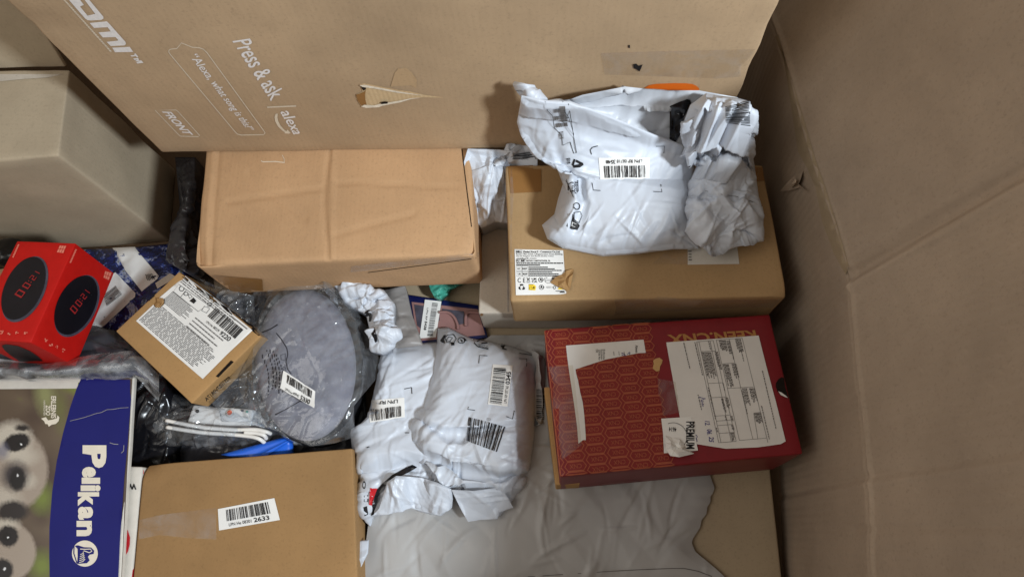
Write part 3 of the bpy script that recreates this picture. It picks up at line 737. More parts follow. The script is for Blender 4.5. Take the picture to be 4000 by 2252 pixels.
ax.para(905, 1070, 1020, 1120, 2, 4, .35, 0); ax.text('+', 1040, 1075, 1070, 1105); ax.ring(1110, 1095, 32, 40, .3); ax.para(1140, 1175, 1350, 1195, 1, 9, .8, 0); ax.para(1240, 1195, 1360, 1225, 1, 10, .9, 0)
ax.build('lettering', zv, 'ink', al, .0015)
yx = Print([(0, 0), (1, 0), (1, 1), (0, 1)]); yx.H = lambda u, v: R16((u, v))[0]
yx.poly([(475, 1012), (600, 1015), (655, 1060), (640, 1165), (475, 1155)]); yx.poly([(1185, 1140), (1215, 1095), (1300, 1130), (1330, 1145)]); yx.build_each('yellow_mark', zv, 'yellow', al, .0013)
kx = Print([(0, 0), (1, 0), (1, 1), (0, 1)]); kx.H = lambda u, v: R16((u, v))[0]
kx.line([(490, 1085), (560, 1080), (565, 1145), (488, 1142)], 9, True); kx.poly([(590, 1075), (612, 1070), (632, 1140), (610, 1100), (595, 1145)]); kx.para(480, 1020, 590, 1036, 1, 2, .8, 0); kx.build('symbol', zv, 'ink', al, .0019)
# corrugated top edge along the back
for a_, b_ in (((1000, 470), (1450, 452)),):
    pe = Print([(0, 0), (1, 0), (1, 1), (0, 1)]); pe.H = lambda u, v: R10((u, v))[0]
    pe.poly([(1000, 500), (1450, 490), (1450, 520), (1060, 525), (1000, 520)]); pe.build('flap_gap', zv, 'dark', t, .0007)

# ================================================================== grey mailer sheet lying flat, bottom
def P_(*p): return F0(*p)
t = thing('grey_mailer', 'large creased grey plastic mailer with a torn ragged edge, spread flat under the red shoebox', 'mailer', (.0, .05, .055))
Rg = F0((1500, 842), (1700, 1000), (1780, 1180), (1797, 1225), (1792, 1240), (1786, 1247), (1787, 1262), (1779, 1272), (1776, 1292), (1764, 1306), (1760, 1326), (1747, 1345), (1741, 1356), (1740, 1366), (1748, 1385), (1768, 1402), (1800, 1428), (1850, 1475))
Pg = sheet(F0((1235, 842), (1500, 842)), F0((905, 1478), (1850, 1478)), F0((1235, 842), (1010, 1000), (935, 1250), (905, 1478)), Rg,
           lambda u, v: .057 + .016 * (1 - np.abs(2 * u - 1) ** 6) * (1 - np.abs(2 * v - 1) ** 8) + .006 * np.sin(u * 9 + v * 5) * np.sin(3.14 * u) * (v > .5), 190, 160, .013, .0045, 31, .0535, cell=.055, ang=1.05, stretch=3.0, octaves=((1, .8), (.45, .35)), creases=.8, ck=4.0)
gm = film('film', Pg, 'mailgrey', t, None)
gmv = bvh_of(gm)
sl = Print([(0, 0), (1, 0), (1, 1), (0, 1)]); sl.H = lambda u, v: R22((u, v))[0]
sl.line([(1090, 500), (1250, 490), (1500, 474), (1700, 462), (1900, 454), (1960, 454), (2040, 470), (2120, 500)], 4); sl.build('seam_line', gmv, 'greyink', t, .0008)

# ================================================================== red shoebox
T = top_from_px(F0((1368, 828), (1935, 790), (2020, 1140), (1408, 1197)), [.203, .203, .217, .217])
C8 = extrude_down(T, h=.132)
t = thing('shoebox', 'dark red shoebox with hexagon lettering pattern and torn white papers on the lid', 'shoebox', centre(C8))
sb = carton('lid', C8, 'shoe', t, .0025, (24, 16, 6), .0008, 6)
C9 = [np.array(p) for p in C8]; ax0 = (C9[0] - C9[1]) / np.linalg.norm(C9[0] - C9[1]); dn = (C9[4] - C9[0])
carton('tray', [C9[0] + ax0 * .008 + dn * .62 + (C9[3] - C9[0]) * .3, C9[0] + dn * .62 + (C9[3] - C9[0]) * .3 - ax0 * .03, C9[3] + dn * .62 - ax0 * .03, C9[3] + ax0 * .006 + dn * .62,
                C9[4] + ax0 * .008 + (C9[3] - C9[0]) * .3, C9[4] + (C9[3] - C9[0]) * .3 - ax0 * .03, C9[7] - ax0 * .03, C9[7] + ax0 * .006], 'tanpaper', t, .002, (4, 10, 3), .001)
sv = bvh_of(sb)
QT = F0((1368, 828), (1935, 790), (2020, 1140), (1408, 1197))
H = homog(QT)
pat = polypatch('pattern_panel', sv, [H(u, v) for u, v in [(.002, .004), (.46, .004), (.46, .996), (.002, .996)]], 'shoeorange', t, .0004, 60)
hx = Print(QT); hw, hh = .043, .0285
def lozenge(cx, cy):
    pts = [(cx - hw, cy), (cx - hw * .72, cy - hh), (cx + hw * .72, cy - hh), (cx + hw, cy), (cx + hw * .72, cy + hh), (cx - hw * .72, cy + hh)]
    pts = [(min(max(a, .004), .49), min(max(b, .006), .994)) for a, b in pts]
    hx.line(pts, .0042, True, .64)
for c in range(-1, 5):
    for r in range(-1, 17):
        cx = .066 + .088 * c; cy = .045 + .0643 * r + (.032 if c % 2 else 0)
        if not (-.02 < cy < 1.02): continue
        lozenge(cx, cy)
        if c >= 0 and .02 < cy < .98: hx.text('CNX', cx - hw * .55, cy - hh * .5, cx + hw * .55, cy + hh * .5, 0, 0, 180)
hx.build('hexagon_lettering', sv, 'gold', pat, .0009)
kk = Print(R7((948, 268), (1532, 236), (1550, 300), (965, 335))); kk.text('KEEN.CNX', 0, 0, 1, 1, .03, 0, 180); kk.build('gold_lettering', sv, 'goldbig', t, .0007)
sk = Print(R7((480, 1245), (1520, 1185), (1515, 1225), (485, 1285))); sk.text('KEEN CNX', .36, .05, 1, .95, .0, 0, 180); sk.ring(.16, .5, .15, .42, .12); sk.build_each('faint_lettering', sv, 'shoeorange', t, .0006)
th = polypatch('thumb_hole', sv, R17((1262, 535), (1225, 560), (1200, 600), (1198, 640), (1215, 690), (1250, 730), (1300, 755), (1338, 765), (1300, 640), (1285, 545)), 'dark', t, .0009, 0)
polypatch('tissue_paper', sv, R17((1222, 690), (1260, 705), (1300, 735), (1330, 762), (1300, 755), (1250, 730)), 'paper', th, .0015, 0)
# torn sender label
tl = polypatch('torn_label', sv, R18((268, 168), (1000, 112), (1020, 236), (950, 240), (800, 268), (640, 300), (480, 352), (358, 392), (362, 425), (382, 500), (400, 600), (425, 700), (440, 820), (450, 960), (455, 1058), (428, 1058), (385, 1092), (372, 930), (350, 760), (320, 560), (296, 400), (280, 280)), 'paper', t, .0011, 12)
ls = Print([(0, 0), (1, 0), (1, 1), (0, 1)]); ls.H = lambda u, v: R18((u, v))[0]
ls.text('Absen', 922, 165, 945, 236, .01, 0, 90)
for tx, x0, y1 in (('Enfinite', 618, 300), ('Kornkam', 597, 302), ('22926 Ahr', 574, 308), ('DE', 550, 235)): ls.text(tx, x0, 206, x0 + 18, y1, .0, 0, 90)
for x in (716, 765, 814, 862): ls.line([(x, 225), (x + 5, 262)], 3)
ls.build('lettering', sv, 'ink', tl, .0018)
pn = Print([(0, 0), (1, 0), (1, 1), (0, 1)]); pn.H = lambda u, v: R18((u, v))[0]
pn.line([(790, 238), (815, 250), (835, 266), (800, 262), (792, 252)], 5); pn.line([(845, 252), (858, 240), (872, 245), (868, 232)], 5); pn.build('pen_marks', sv, 'pen', tl, .0018)
polypatch('torn_spot', sv, R18((1110, 292), (1150, 282), (1180, 305), (1172, 335), (1155, 365), (1150, 405), (1120, 412), (1085, 385), (1095, 340), (1090, 310)), 'tanpaper', t, .001, 12)
polypatch('clear_tape', sv, R18((1130, 480), (1300, 510), (1340, 800), (1180, 830), (1170, 740), (1140, 620)), 'tapeclear', t, .0014, 25)
polypatch('clear_tape', sv, R7((160, 480), (320, 470), (380, 1000), (250, 1100), (170, 700)), 'tapeclear', t, .0014, 25)
# invoice sheet
iv = polypatch('invoice_sheet', sv, R17((5, 160), (1010, 85), (1110, 480), (1210, 850), (1305, 1235), (1250, 1265), (1000, 1300), (655, 1315), (340, 1265), (200, 1200), (145, 930), (70, 520)), 'paper', t, .0013, 14)
il = Print([(0, 0), (1, 0), (1, 1), (0, 1)]); il.H = lambda u, v: R17((u, v))[0]
for seg in (((548, 135), (830, 115)), ((830, 115), (1110, 1250)), ((548, 135), (800, 1225)), ((800, 1225), (1095, 1200)), ((690, 125), (945, 1210)), ((610, 395), (745, 385)), ((670, 660), (955, 645)), ((955, 930), (1025, 920)), ((955, 930), (1000, 1205)),
            ((335, 155), (515, 140)), ((335, 155), (575, 1250)), ((515, 140), (765, 1235)), ((575, 1250), (765, 1235)), ((385, 262), (540, 255)), ((458, 608), (615, 598)), ((495, 762), (650, 752)), ((538, 962), (695, 950)), ((550, 1015), (705, 1003)), ((560, 1065), (720, 1052)), ((575, 1150), (740, 1138)), ((360, 155), (600, 1250)), ((480, 145), (712, 1240))):
    il.line([seg[0], ((seg[0][0] + seg[1][0]) / 2, (seg[0][1] + seg[1][1]) / 2), seg[1]], 4)
il.build('ruled_lines', sv, 'greyink', iv, .0019)
ip = Print([(0, 0), (1, 0), (1, 1), (0, 1)]); ip.H = lambda u, v: R17((u, v))[0]
def vrow(x0, y0, L, seed, w=9):
    r = random.Random(seed); y = y0
    while y < y0 + L:
        d = r.uniform(10, 34); sx = x0 + (y - y0) * .235
        ip.poly([(sx, y), (sx + w, y - 1), (sx + w + d * .235, y + d - 1), (sx + d * .235, y + d)]); y += d + 7
sd = 0
for x0, y0, L, n in ((752, 125, 150, 5), (815, 250, 130, 1), (575, 140, 120, 6), (660, 145, 190, 3), (715, 395, 160, 4), (620, 400, 230, 5), (905, 660, 150, 5), (830, 660, 200, 4), (820, 680, 300, 1), (960, 930, 110, 6), (390, 270, 300, 8), (530, 265, 220, 3), (615, 600, 90, 1), (600, 770, 140, 2), (640, 760, 110, 3), (700, 960, 60, 2), (710, 1060, 60, 2), (700, 1140, 70, 3), (640, 960, 60, 1), (460, 150, 100, 1), (310, 160, 470, 1), (190, 165, 280, 1), (1045, 470, 690, 1), (1035, 850, 380, 1), (455, 650, 430, 1), (345, 730, 220, 1), (545, 1090, 50, 1)):
    for q in range(n): sd += 1; vrow(x0 + q * 13, y0, L * random.Random(sd).uniform(.7, 1), sd)
ip.build('small_print', sv, 'greyink', iv, .0021)
hp = Print([(0, 0), (1, 0), (1, 1), (0, 1)]); hp.H = lambda u, v: R17((u, v))[0]
hp.line([(362, 755), (400, 765), (430, 770), (385, 790), (380, 805), (408, 800), (395, 822), (388, 835), (412, 828), (398, 850), (410, 855)], 7)
for tx, y0, y1 in (('12.', 1015, 1065), ('06.', 1105, 1165), ('25', 1185, 1245)): hp.text(tx, 425 + (y0 - 1015) * .25, y0, 478 + (y0 - 1015) * .25, y1, .01, .2, 90)
hp.line([(325, 1165), (345, 1185), (330, 1200), (340, 1240)], 6); hp.build('handwriting', sv, 'pen', iv, .0021)
pr = polypatch('postage_sticker', sv, R17((-50, 990), (275, 968), (310, 1140), (350, 1335), (290, 1340), (-20, 1365), (-30, 1150)), 'white', t, .0019, 14)
pf = Print([(0, 0), (1, 0), (1, 1), (0, 1)]); pf.H = lambda u, v: R17((u, v))[0]
pf.text('PREMIUM', 218, 1022, 310, 1318, .02, 0, 90); pf.ring(75, 1185, 155, 152, .03, -110, 60); pf.build('lettering', sv, 'ink', pr, .0028)
pf = Print(R17((35, 1080), (115, 1085), (112, 1135), (32, 1128))); pf.text('4614', 0, 0, 1, 1, .01, 0, 180); pf.build('lettering', sv, 'ink', pr, .0028)
scrap('curled_paper', R17((-10, 1180), (60, 1190), (150, 1225), (205, 1280), (220, 1320), (300, 1370), (290, 1385), (135, 1420), (40, 1405), (0, 1330), (-12, 1260)), .012, 'white', t, sv, 4)

# ================================================================== two white mailers in the middle
t = thing('white_mailer', 'opened white mailer with a black sealing strip, half under the plump barcode mailer', 'mailer', (-.17, .12, .055))
L2 = R5((262, 235), (250, 330), (225, 440), (185, 600), (95, 680), (100, 740), (112, 800), (140, 880), (165, 955), (163, 1050), (165, 1130), (200, 1180))
R2_ = R5((620, 180), (640, 500), (640, 800), (640, 975), (650, 1080))
P2 = sheet(R5((262, 235), (290, 205), (400, 195), (560, 185), (620, 180)), R5((200, 1180), (215, 1120), (300, 1112), (420, 1085), (500, 1100), (580, 1118), (650, 1080)), L2, R2_,
           lambda u, v: .060 + .055 * (1 - np.abs(2 * u - 1) ** 5) ** .7 * (1 - np.abs(2 * v - 1) ** 6) ** .7 * (1 - .45 * np.clip((v - .65) / .2, 0, 1)) - .012 * np.exp(-((v - .74) / .05) ** 2), 110, 150, .03, .005, 12, .057, .12, .014,
           excf=lambda u, v: .011 + .07 * np.clip((v - .68) / .12, 0, 1) + .02 * (u < .25), octaves=((1, 1.0), (.48, .45), (.22, .1)))
m2 = film('film', P2, 'mail', t, .056)
m2v = bvh_of(m2)
Pt = sheet(R5((292, 940), (340, 905), (480, 915), (560, 940), (640, 978)), R5((215, 1119), (300, 1112), (420, 1080), (500, 1100), (575, 1118), (642, 1075)), R5((292, 940), (268, 1020), (250, 1080), (215, 1119)), R5((640, 978), (646, 1030), (642, 1075)), lambda u, v: .112 - .02 * v + .006 * np.sin(9 * u), 110, 50, .05, .004, 45, .06, cell=.022, ang=1.45, stretch=2.6)
film('opening_flap', Pt, 'mail', t, None)
st = lpn_sticker(t, m2v, R5((192, 500), (385, 485), (388, 590), (200, 620)), '', '', 71, txt=[], bar=(.05, .42, .9, .93))
lt = Print(R5((240, 505), (350, 495), (350, 515), (240, 525))); lt.text('LPN RP', .08, 0, 1, 1, .01, 0, 180); lt.build('lettering', m2v, 'ink', st, .0018)
cr = Print([(0, 0), (1, 0), (1, 1), (0, 1)]); cr.H = lambda u, v: R5((u, v))[0]
cr.line([(385, 438), (425, 430)], 4); cr.line([(424, 430), (427, 465)], 4); cr.line([(388, 675), (412, 674)], 4); cr.line([(184, 755), (198, 750)], 4)
cr.poly([(165, 1075), (185, 1068), (190, 1110), (172, 1120)]); cr.line([(170, 1010), (188, 1006), (188, 1045), (170, 1045)], 3, True); cr.ring(170, 955, 9, 20, .3)
cr.build_each('printed_symbol', m2v, 'ink', t, .0009)
polypatch('black_strip', m2v, R5((205, 1115), (212, 1060), (232, 990), (270, 942), (320, 900), (390, 862), (430, 843), (455, 858), (400, 892), (340, 918), (290, 955), (255, 1000), (235, 1060), (222, 1112)), 'black', t, .0012, 12)
polypatch('red_strip', m2v, R5((202, 970), (240, 972), (225, 1010), (212, 1065), (195, 1062)), 'redink', t, .0011, 10)

t = thing('barcode_mailer', 'plump white mailer with a large black barcode and recycling symbols, beside the shoebox', 'mailer', (-.05, .15, .06))
L1 = R5((565, 112), (560, 190), (520, 320), (475, 450), (468, 540), (420, 575), (408, 600), (404, 700), (425, 780), (440, 830), (520, 870), (600, 900), (640, 975), (660, 1030))
R1_ = R5((1082, 250), (1100, 300), (1102, 450), (1085, 700), (1062, 850), (1040, 960), (960, 1045), (972, 1078))
P1 = sheet(R5((565, 112), (620, 105), (745, 165), (850, 185), (950, 205), (1082, 250)), R5((660, 1030), (690, 1085), (730, 1150), (800, 1142), (895, 1135), (972, 1078)), L1, R1_,
           lambda u, v: .066 + .005 * v + .075 * (1 - np.abs(2 * u - 1) ** 4) ** .6 * (1 - np.abs(2 * v - 1) ** 5) ** .6 * (1 - .55 * np.clip((v - .66) / .22, 0, 1))
           - .014 * np.exp(-((v - .47 - .03 * np.sin(u * 5)) / .022) ** 2) * (1 - u) ** .6 - .016 * np.exp(-((v - .70 - .10 * (u - .5)) / .03) ** 2), 130, 150, .03, .005, 40, .062, .12, .014,
           excf=lambda u, v: .008 + .06 * np.clip((v - .55) / .1, 0, 1) * (1 - .5 * (v > .9)) + .03 * np.exp(-((v - .5) / .05) ** 2) * (1 - u))
m1 = film('film', P1, 'mail', t, .062)
m1v = bvh_of(m1)
Pt = sheet(R5((638, 980), (760, 985), (900, 966)), R5((728, 1152), (800, 1141), (888, 1137), (898, 1102), (972, 1076)), R5((638, 980), (690, 1085), (728, 1152)), R5((900, 966), (940, 1020), (972, 1076)), lambda u, v: .116 - .022 * v + .008 * np.sin(3.14 * u) * (1 - v), 60, 50, .012, .004, 44, .06, cell=.04, ang=.2, stretch=2.5)
film('torn_flap', Pt, 'mail', t, None)
st = quadpatch('lpn_sticker', m1v, R5((862, 306), (968, 315), (940, 535), (835, 522)), 'white', t, 7, 12, .001)
bq = Print(R5((868, 328), (932, 332), (908, 525), (845, 516)))
r_ = random.Random(5); y = 0; ws = [r_.choice((1, 1, 2, 2, 3, 4)) for _ in range(76)]; tt_ = sum(ws)
for i, k_ in enumerate(ws):
    if i % 2 == 0: bq.rect(0, y / tt_, 1, (y + k_) / tt_, 4, 1)
    y += k_
bq.build('barcode', m1v, 'ink', st, .0018)
tq = Print(R5((935, 345), (960, 348), (940, 518), (918, 515))); tq.text('LPN RP 07760', .15, .42, .75, 1, 0, 0, -90); tq.text('0345', .0, 0, .95, .37, .02, 0, -90); tq.build('lettering', m1v, 'ink', st, .0018)
bq = Print(R5((732, 590), (932, 640), (885, 778), (722, 718))); bq.bars(0, 0, 1, 1, 17, 22, 10); bq.build('large_barcode', m1v, 'ink', t, .0011)
cr = Print([(0, 0), (1, 0), (1, 1), (0, 1)]); cr.H = lambda u, v: R5((u, v))[0]
for a, b, c in (((786, 302), (790, 260), (832, 262)), ((1000, 276), (1042, 278), (1040, 318)), ((732, 535), (726, 548), (766, 554)), ((976, 556), (966, 600), (934, 588))): cr.line([a, b, c], 3.5)
cr.line([(605, 165), (620, 150), (650, 148), (665, 170), (652, 192), (615, 190)], 4, True); cr.poly([(580, 180), (600, 150), (612, 150), (600, 172), (605, 195), (590, 190)]); cr.rect(638, 192, 655, 206); cr.line([(612, 178), (625, 160), (645, 165), (632, 185)], 4, True)
cr.ring(692, 180, 20, 17, .2); cr.poly([(685, 172), (700, 180), (695, 192)]); cr.poly([(705, 165), (722, 180), (705, 186)])
cr.line([(760, 172), (842, 172), (838, 228), (782, 214), (762, 195)], 5, True); cr.line([(775, 186), (790, 178), (812, 178)], 6); cr.line([(815, 188), (830, 180), (832, 192), (800, 196)], 6)
cr.line([(895, 192), (912, 222), (935, 228), (950, 200)], 7); cr.poly([(902, 208), (930, 205), (915, 228)]); cr.line([(890, 190), (900, 200)], 6)
cr.line([(1000, 200), (1002, 248), (1075, 258), (1075, 240)], 3); cr.line([(1005, 222), (1078, 245)], 3)
cr.build_each('printed_symbol', m1v, 'ink', t, .0011)
w1 = Print(R5((785, 205), (838, 218), (836, 228), (783, 214))); w1.text('RECICLA', 0, 0, 1, 1, .02, 0, 180); w1.build('lettering', m1v, 'ink', t, .0011)
w1 = Print(R5((778, 197), (835, 208), (835, 214), (778, 204))); w1.text('Al Amarillo', 0, 0, 1, 1, .01, 0, 180); w1.build('lettering', m1v, 'ink', t, .0011)
w1 = Print(R5((905, 193), (930, 190), (932, 203), (907, 206))); w1.text('04', 0, 0, 1, 1, .02, 0, 180); w1.build('lettering', m1v, 'ink', t, .0011)
w1 = Print(R5((830, 595), (852, 598), (850, 610), (828, 606))); w1.text('CC2', 0, 0, 1, 1, .0, 0, 180); w1.build('lettering', m1v, 'greyink', t, .0011)
# dark printed bag squeezed between mailer and shoebox
t = thing('printed_bag_edge', 'thin grey plastic bag edge with a barcode squeezed between the plump mailer and shoebox', 'bag', (.0, .2, .06))
Pk = sheet(R5((1070, 225), (1140, 270)), R5((1060, 640), (1145, 620)), R5((1070, 225), (1070, 640)), R5((1140, 270), (1140, 400), (1145, 620)), lambda u, v: .074 + .02 * np.sin(3.14 * u), 30, 60, .05, .005, 3, .07)
kb = film('film', Pk, 'mailgrey', t, .07)
q = Print(R5((1095, 440), (1140, 440), (1140, 610), (1095, 605))); r_ = random.Random(9)
for i in range(16): q.rect(0, i / 16, 1, i / 16 + r_.uniform(.015, .045), 3, 1)
q.build('barcode', bvh_of(kb), 'ink', t, .001)

# ================================================================== crumpled mailer on top of the address carton
t = thing('crumpled_mailer', 'crumpled white mailer with its end folded over, lying on the brown address carton', 'mailer', (.12, .42, .242))
# heights: the bag leans up against the tall carton at the back
def zlean(y, base=0.0):       # y in photograph pixels
    return np.interp(y, [300, 420, 560, 700, 1000], [.43, .405, .335, .266, .248]) + base
Lm = R6((345, 178), (318, 330), (338, 400), (400, 500), (480, 550), (546, 545), (548, 600), (578, 680), (552, 760), (530, 850), (460, 912))
Rm = R6((1290, 470), (1330, 600), (1330, 800), (1345, 950), (1345, 1045))
Tm = R6((345, 178), (480, 205), (620, 210), (760, 262), (900, 318), (1100, 400), (1290, 470)); Bm = R6((460, 912), (490, 990), (580, 1045), (800, 1090), (1000, 1076), (1200, 1050), (1345, 1045))
def zmain(u, v):
    y = coons(Tm, Bm, Lm, Rm, u.shape[1], u.shape[0])[..., 1]
    z = zlean(y) + .052 * (1 - np.abs(2 * u - 1) ** 4) ** .6 * (1 - np.abs(2 * v - 1) ** 4) ** .6 * np.clip(v * 2.2, .25, 1)
    z += .028 * np.exp(-(v / .08) ** 2) * np.clip(1.1 - u, 0, 1)                                   # rolled upper fold
    z += .012 * np.exp(-((u - .12) / .08) ** 2) * (v > .4) - .012 * np.exp(-((u - .20) / .03) ** 2) * np.exp(-((v - .6) / .25) ** 2)
    return z
Pm = sheet(Tm, Bm, Lm, Rm, zmain, 150, 130, .03, .006, 7, .2445, .12, .014, excf=lambda u, v: .011 + .05 * np.clip((v - .64) / .12, 0, 1) + .022 * np.exp(-(u / .18) ** 2) * (v > .2), taper=.12)
mm = film('front_panel', Pm, 'mail', t, None)
# rear panel above the fold
Tb = R6((470, 212), (620, 200), (690, 175), (930, 128), (1060, 142), (1180, 150), (1350, 150), (1570, 190)); Bb = R6((640, 245), (900, 345), (1290, 500), (1420, 470))
Pb = sheet(Tb, Bb, R6((470, 212), (640, 245)), R6((1570, 190), (1420, 470)), lambda u, v: zlean(coons(Tb, Bb, R6((470, 212), (640, 245)), R6((1570, 190), (1420, 470)), u.shape[1], u.shape[0])[..., 1], .004) - .018 * np.sin(3.14 * v) - .006, 110, 60, .022, .005, 9, .23, ang=.3, stretch=2.2)
mb = film('rear_panel', Pb, 'mailback', t, None)
mbv = bvh_of(mb)
polypatch('black_strip', mbv, R6((1183, 240), (1230, 215), (1280, 195), (1300, 200), (1302, 222), (1262, 300), (1255, 345), (1240, 400), (1215, 440), (1182, 425)), 'black', t, .0015, 14)
# ear of film standing at the top left corner
Pe = sheet(R6((303, 98), (340, 105), (410, 120)), R6((350, 200), (400, 205), (490, 215)), R6((303, 98), (340, 175), (350, 200)), R6((410, 120), (430, 165), (490, 215)), lambda u, v: .435 - .018 * v + .012 * np.sin(3.14 * u), 30, 30, .05, .004, 4, .3)
film('corner_ear', Pe, 'mail', t, None)
# folded-over crumpled end
Tf = R6((1300, 232), (1390, 165), (1470, 180), (1560, 190), (1640, 212), (1652, 300)); Rf = R6((1652, 300), (1672, 350), (1670, 410), (1642, 438), (1662, 560), (1690, 760), (1716, 860), (1712, 1005))
Lf = R6((1300, 232), (1262, 330), (1268, 470), (1245, 525), (1290, 560), (1335, 580), (1290, 680), (1278, 780), (1288, 900), (1330, 1000), (1385, 1052)); Bf = R6((1385, 1052), (1440, 1086), (1520, 1052), (1600, 1020), (1712, 1005))
def zfold(u, v):
    y = coons(Tf, Bf, Lf, Rf, u.shape[1], u.shape[0])[..., 1]
    z = zlean(y, .012) + .046 * (1 - np.abs(2 * u - 1) ** 3) ** .5 * (1 - np.abs(2 * v - 1) ** 6) ** .5
    z -= .018 * np.exp(-((v - .40 - .08 * (u - .5) - .02 * np.sin(u * 9)) / .03) ** 2) + .007 * np.exp(-((v - .64 - .05 * u) / .02) ** 2)
    return z
Pf = sheet(Tf, Bf, Lf, Rf, zfold, 110, 190, .07, .008, 22, .2465, cell=.042, ang=.5, stretch=1.6, octaves=((1, .8), (.5, .7), (.25, .25)), ck=3.0, excf=lambda u, v: .06 + .06 * (v < .42) + .05 * (v > .72))
mf = film('folded_end', Pf, 'mail', t, None)
mv = bvh_of(mm); fv = bvh_of(mf)
st = lpn_sticker(t, mv, R6((1070, 650), (790, 655), (780, 530), (1070, 530)), '', '', 55, txt=[], bar=(.1, .08, .92, .64))
tx = Print(R6((822, 540), (1024, 536), (1024, 562), (822, 564))); tx.text('LPN RP 08718', .32, .08, 1, .82, 0, 0, 180); tx.text('3548', 0, .1, .28, 1, .02, 0, 180); tx.build('lettering', mv, 'ink', st, .0018)
cr = Print([(0, 0), (1, 0), (1, 1), (0, 1)]); cr.H = lambda u, v: R6((u, v))[0]
cr.line([(775, 463), (745, 470), (732, 485), (740, 512)], 4); cr.line([(1105, 463), (1154, 462), (1150, 505)], 4); cr.line([(744, 675), (750, 715), (792, 718)], 4); cr.line([(1132, 685), (1138, 726), (1088, 723)], 4)
cr.line([(478, 212), (560, 205), (610, 225), (640, 420), (655, 500), (640, 505), (620, 440), (580, 460), (570, 400), (530, 360), (520, 290), (490, 260)], 3.5, True); cr.line([(578, 215), (585, 260), (612, 300), (640, 400)], 3); cr.line([(590, 305), (615, 300)], 3)
cr.poly([(632, 575), (668, 566), (690, 556), (695, 570), (675, 585), (640, 587)]); cr.poly([(650, 540), (640, 575), (628, 570), (640, 535)]); cr.poly([(655, 540), (690, 558), (680, 568), (650, 552)])
cr.line([(600, 655), (660, 660), (662, 720), (640, 755), (600, 660)], 4); cr.line([(612, 715), (610, 680), (628, 672)], 5); cr.line([(622, 722), (640, 718)], 6)
cr.ring(655, 805, 18, 20, .25); cr.line([(640, 840), (675, 835), (688, 860), (670, 900), (640, 880)], 4, True); cr.poly([(600, 918), (618, 850), (635, 848), (640, 885), (668, 905), (675, 915), (660, 940), (625, 935)])
cr.build_each('printed_symbol', mv, 'ink', t, .0011)
wq = Print(R6((598, 535), (620, 528), (622, 560), (604, 566))); wq.text('04', .5, 0, 1, 1, 0.01, 0, 90); wq.text('PE', 0, 0, .45, 1, .01, 0, 90); wq.build('lettering', mv, 'ink', t, .0011)
wq = Print(R6((592, 225), (625, 440), (545, 450), (520, 235))); wq.text('LDPE 4', .72, .45, .9, .8, .01, 0, 90); wq.para(.05, .05, .5, .9, 1, 3); 
for i in range(3): 
    r_ = random.Random(i); y = .06
    while y < .92: d = r_.uniform(.04, .12); wq.rect(.1 + i * .2, y, .2 + i * .2, min(y + d, .95), 1, 2); y += d + .03
wq.build('small_print', mv, 'greyink', t, .0011)
wq = Print(R6((625, 665), (660, 668), (655, 745), (630, 735))); wq.text('RECICLA', .5, 0, 1, .9, .01, 0, 90); wq.text('Al Amarillo', .05, 0, .45, .9, .0, 0, 90); wq.build('lettering', mv, 'ink', t, .0011)
wq = Print(R6((615, 880), (662, 905), (655, 930), (612, 918))); wq.line([(.2, .2), (.8, .2), (.8, .8), (.2, .8)], .1, True); wq.build('white_symbol', mv, 'white', t, .0018)
bq = Print(R19((1500, 480), (1815, 400), (1830, 735), (1510, 690))); r_ = random.Random(3); y = 0
for i in range(17): h_ = r_.uniform(.02, .045); bq.rect(0, i / 17, 1, i / 17 + h_, 8, 1)
bq.build('large_barcode', fv, 'ink', t, .0012)
sl = Print([(0, 0), (1, 0), (1, 1), (0, 1)]); sl.H = lambda u, v: R6((u, v))[0]
sl.line([(1280, 708), (1380, 718), (1480, 738), (1560, 752), (1640, 778), (1705, 805)], 3); sl.build('seam_line', fv, 'greyink', t, .0008)
polypatch('black_strip', fv, R6((1278, 580), (1300, 572), (1318, 575), (1300, 590), (1285, 602)), 'black', t, .0012, 8)

# ================================================================== crumpled white bag behind the address carton
t = thing('crushed_white_bag', 'crushed white plastic bag wedged between the long carton and address carton', 'bag', (-.1, .47, .14))
Tq = R10((460, 292), (640, 296), (900, 305), (1090, 322), (1200, 222), (1320, 250), (1450, 400)); Lq = R10((460, 292), (405, 480), (430, 620), (470, 740), (520, 900), (575, 1010), (540, 1150), (590, 1340), (655, 1420))
Bq = R10((655, 1420), (860, 1330), (1060, 1350)); Rq = R10((1450, 400), (1060, 500), (1040, 900), (1060, 1350))
Pq = sheet(Tq, Bq, Lq, Rq, lambda u, v: np.interp(v, [0, .3, 1], [.262, .245, .17]) + .014 * np.sin(3.14 * u) * np.sin(3.14 * v) + .0 * u, 90, 130, .10, .007, 15, .14, cell=.04, octaves=((1, 1.0), (.5, .6), (.25, .2)))
wq_ = film('film', Pq, 'mail', t, .1395)
bq = Print(R10((1090, 440), (1130, 360), (1330, 330), (1450, 440))); bq.bars(0, 0, 1, 1, 8, 10, 4); bq.build('barcode', bvh_of(wq_), 'ink', t, .001)

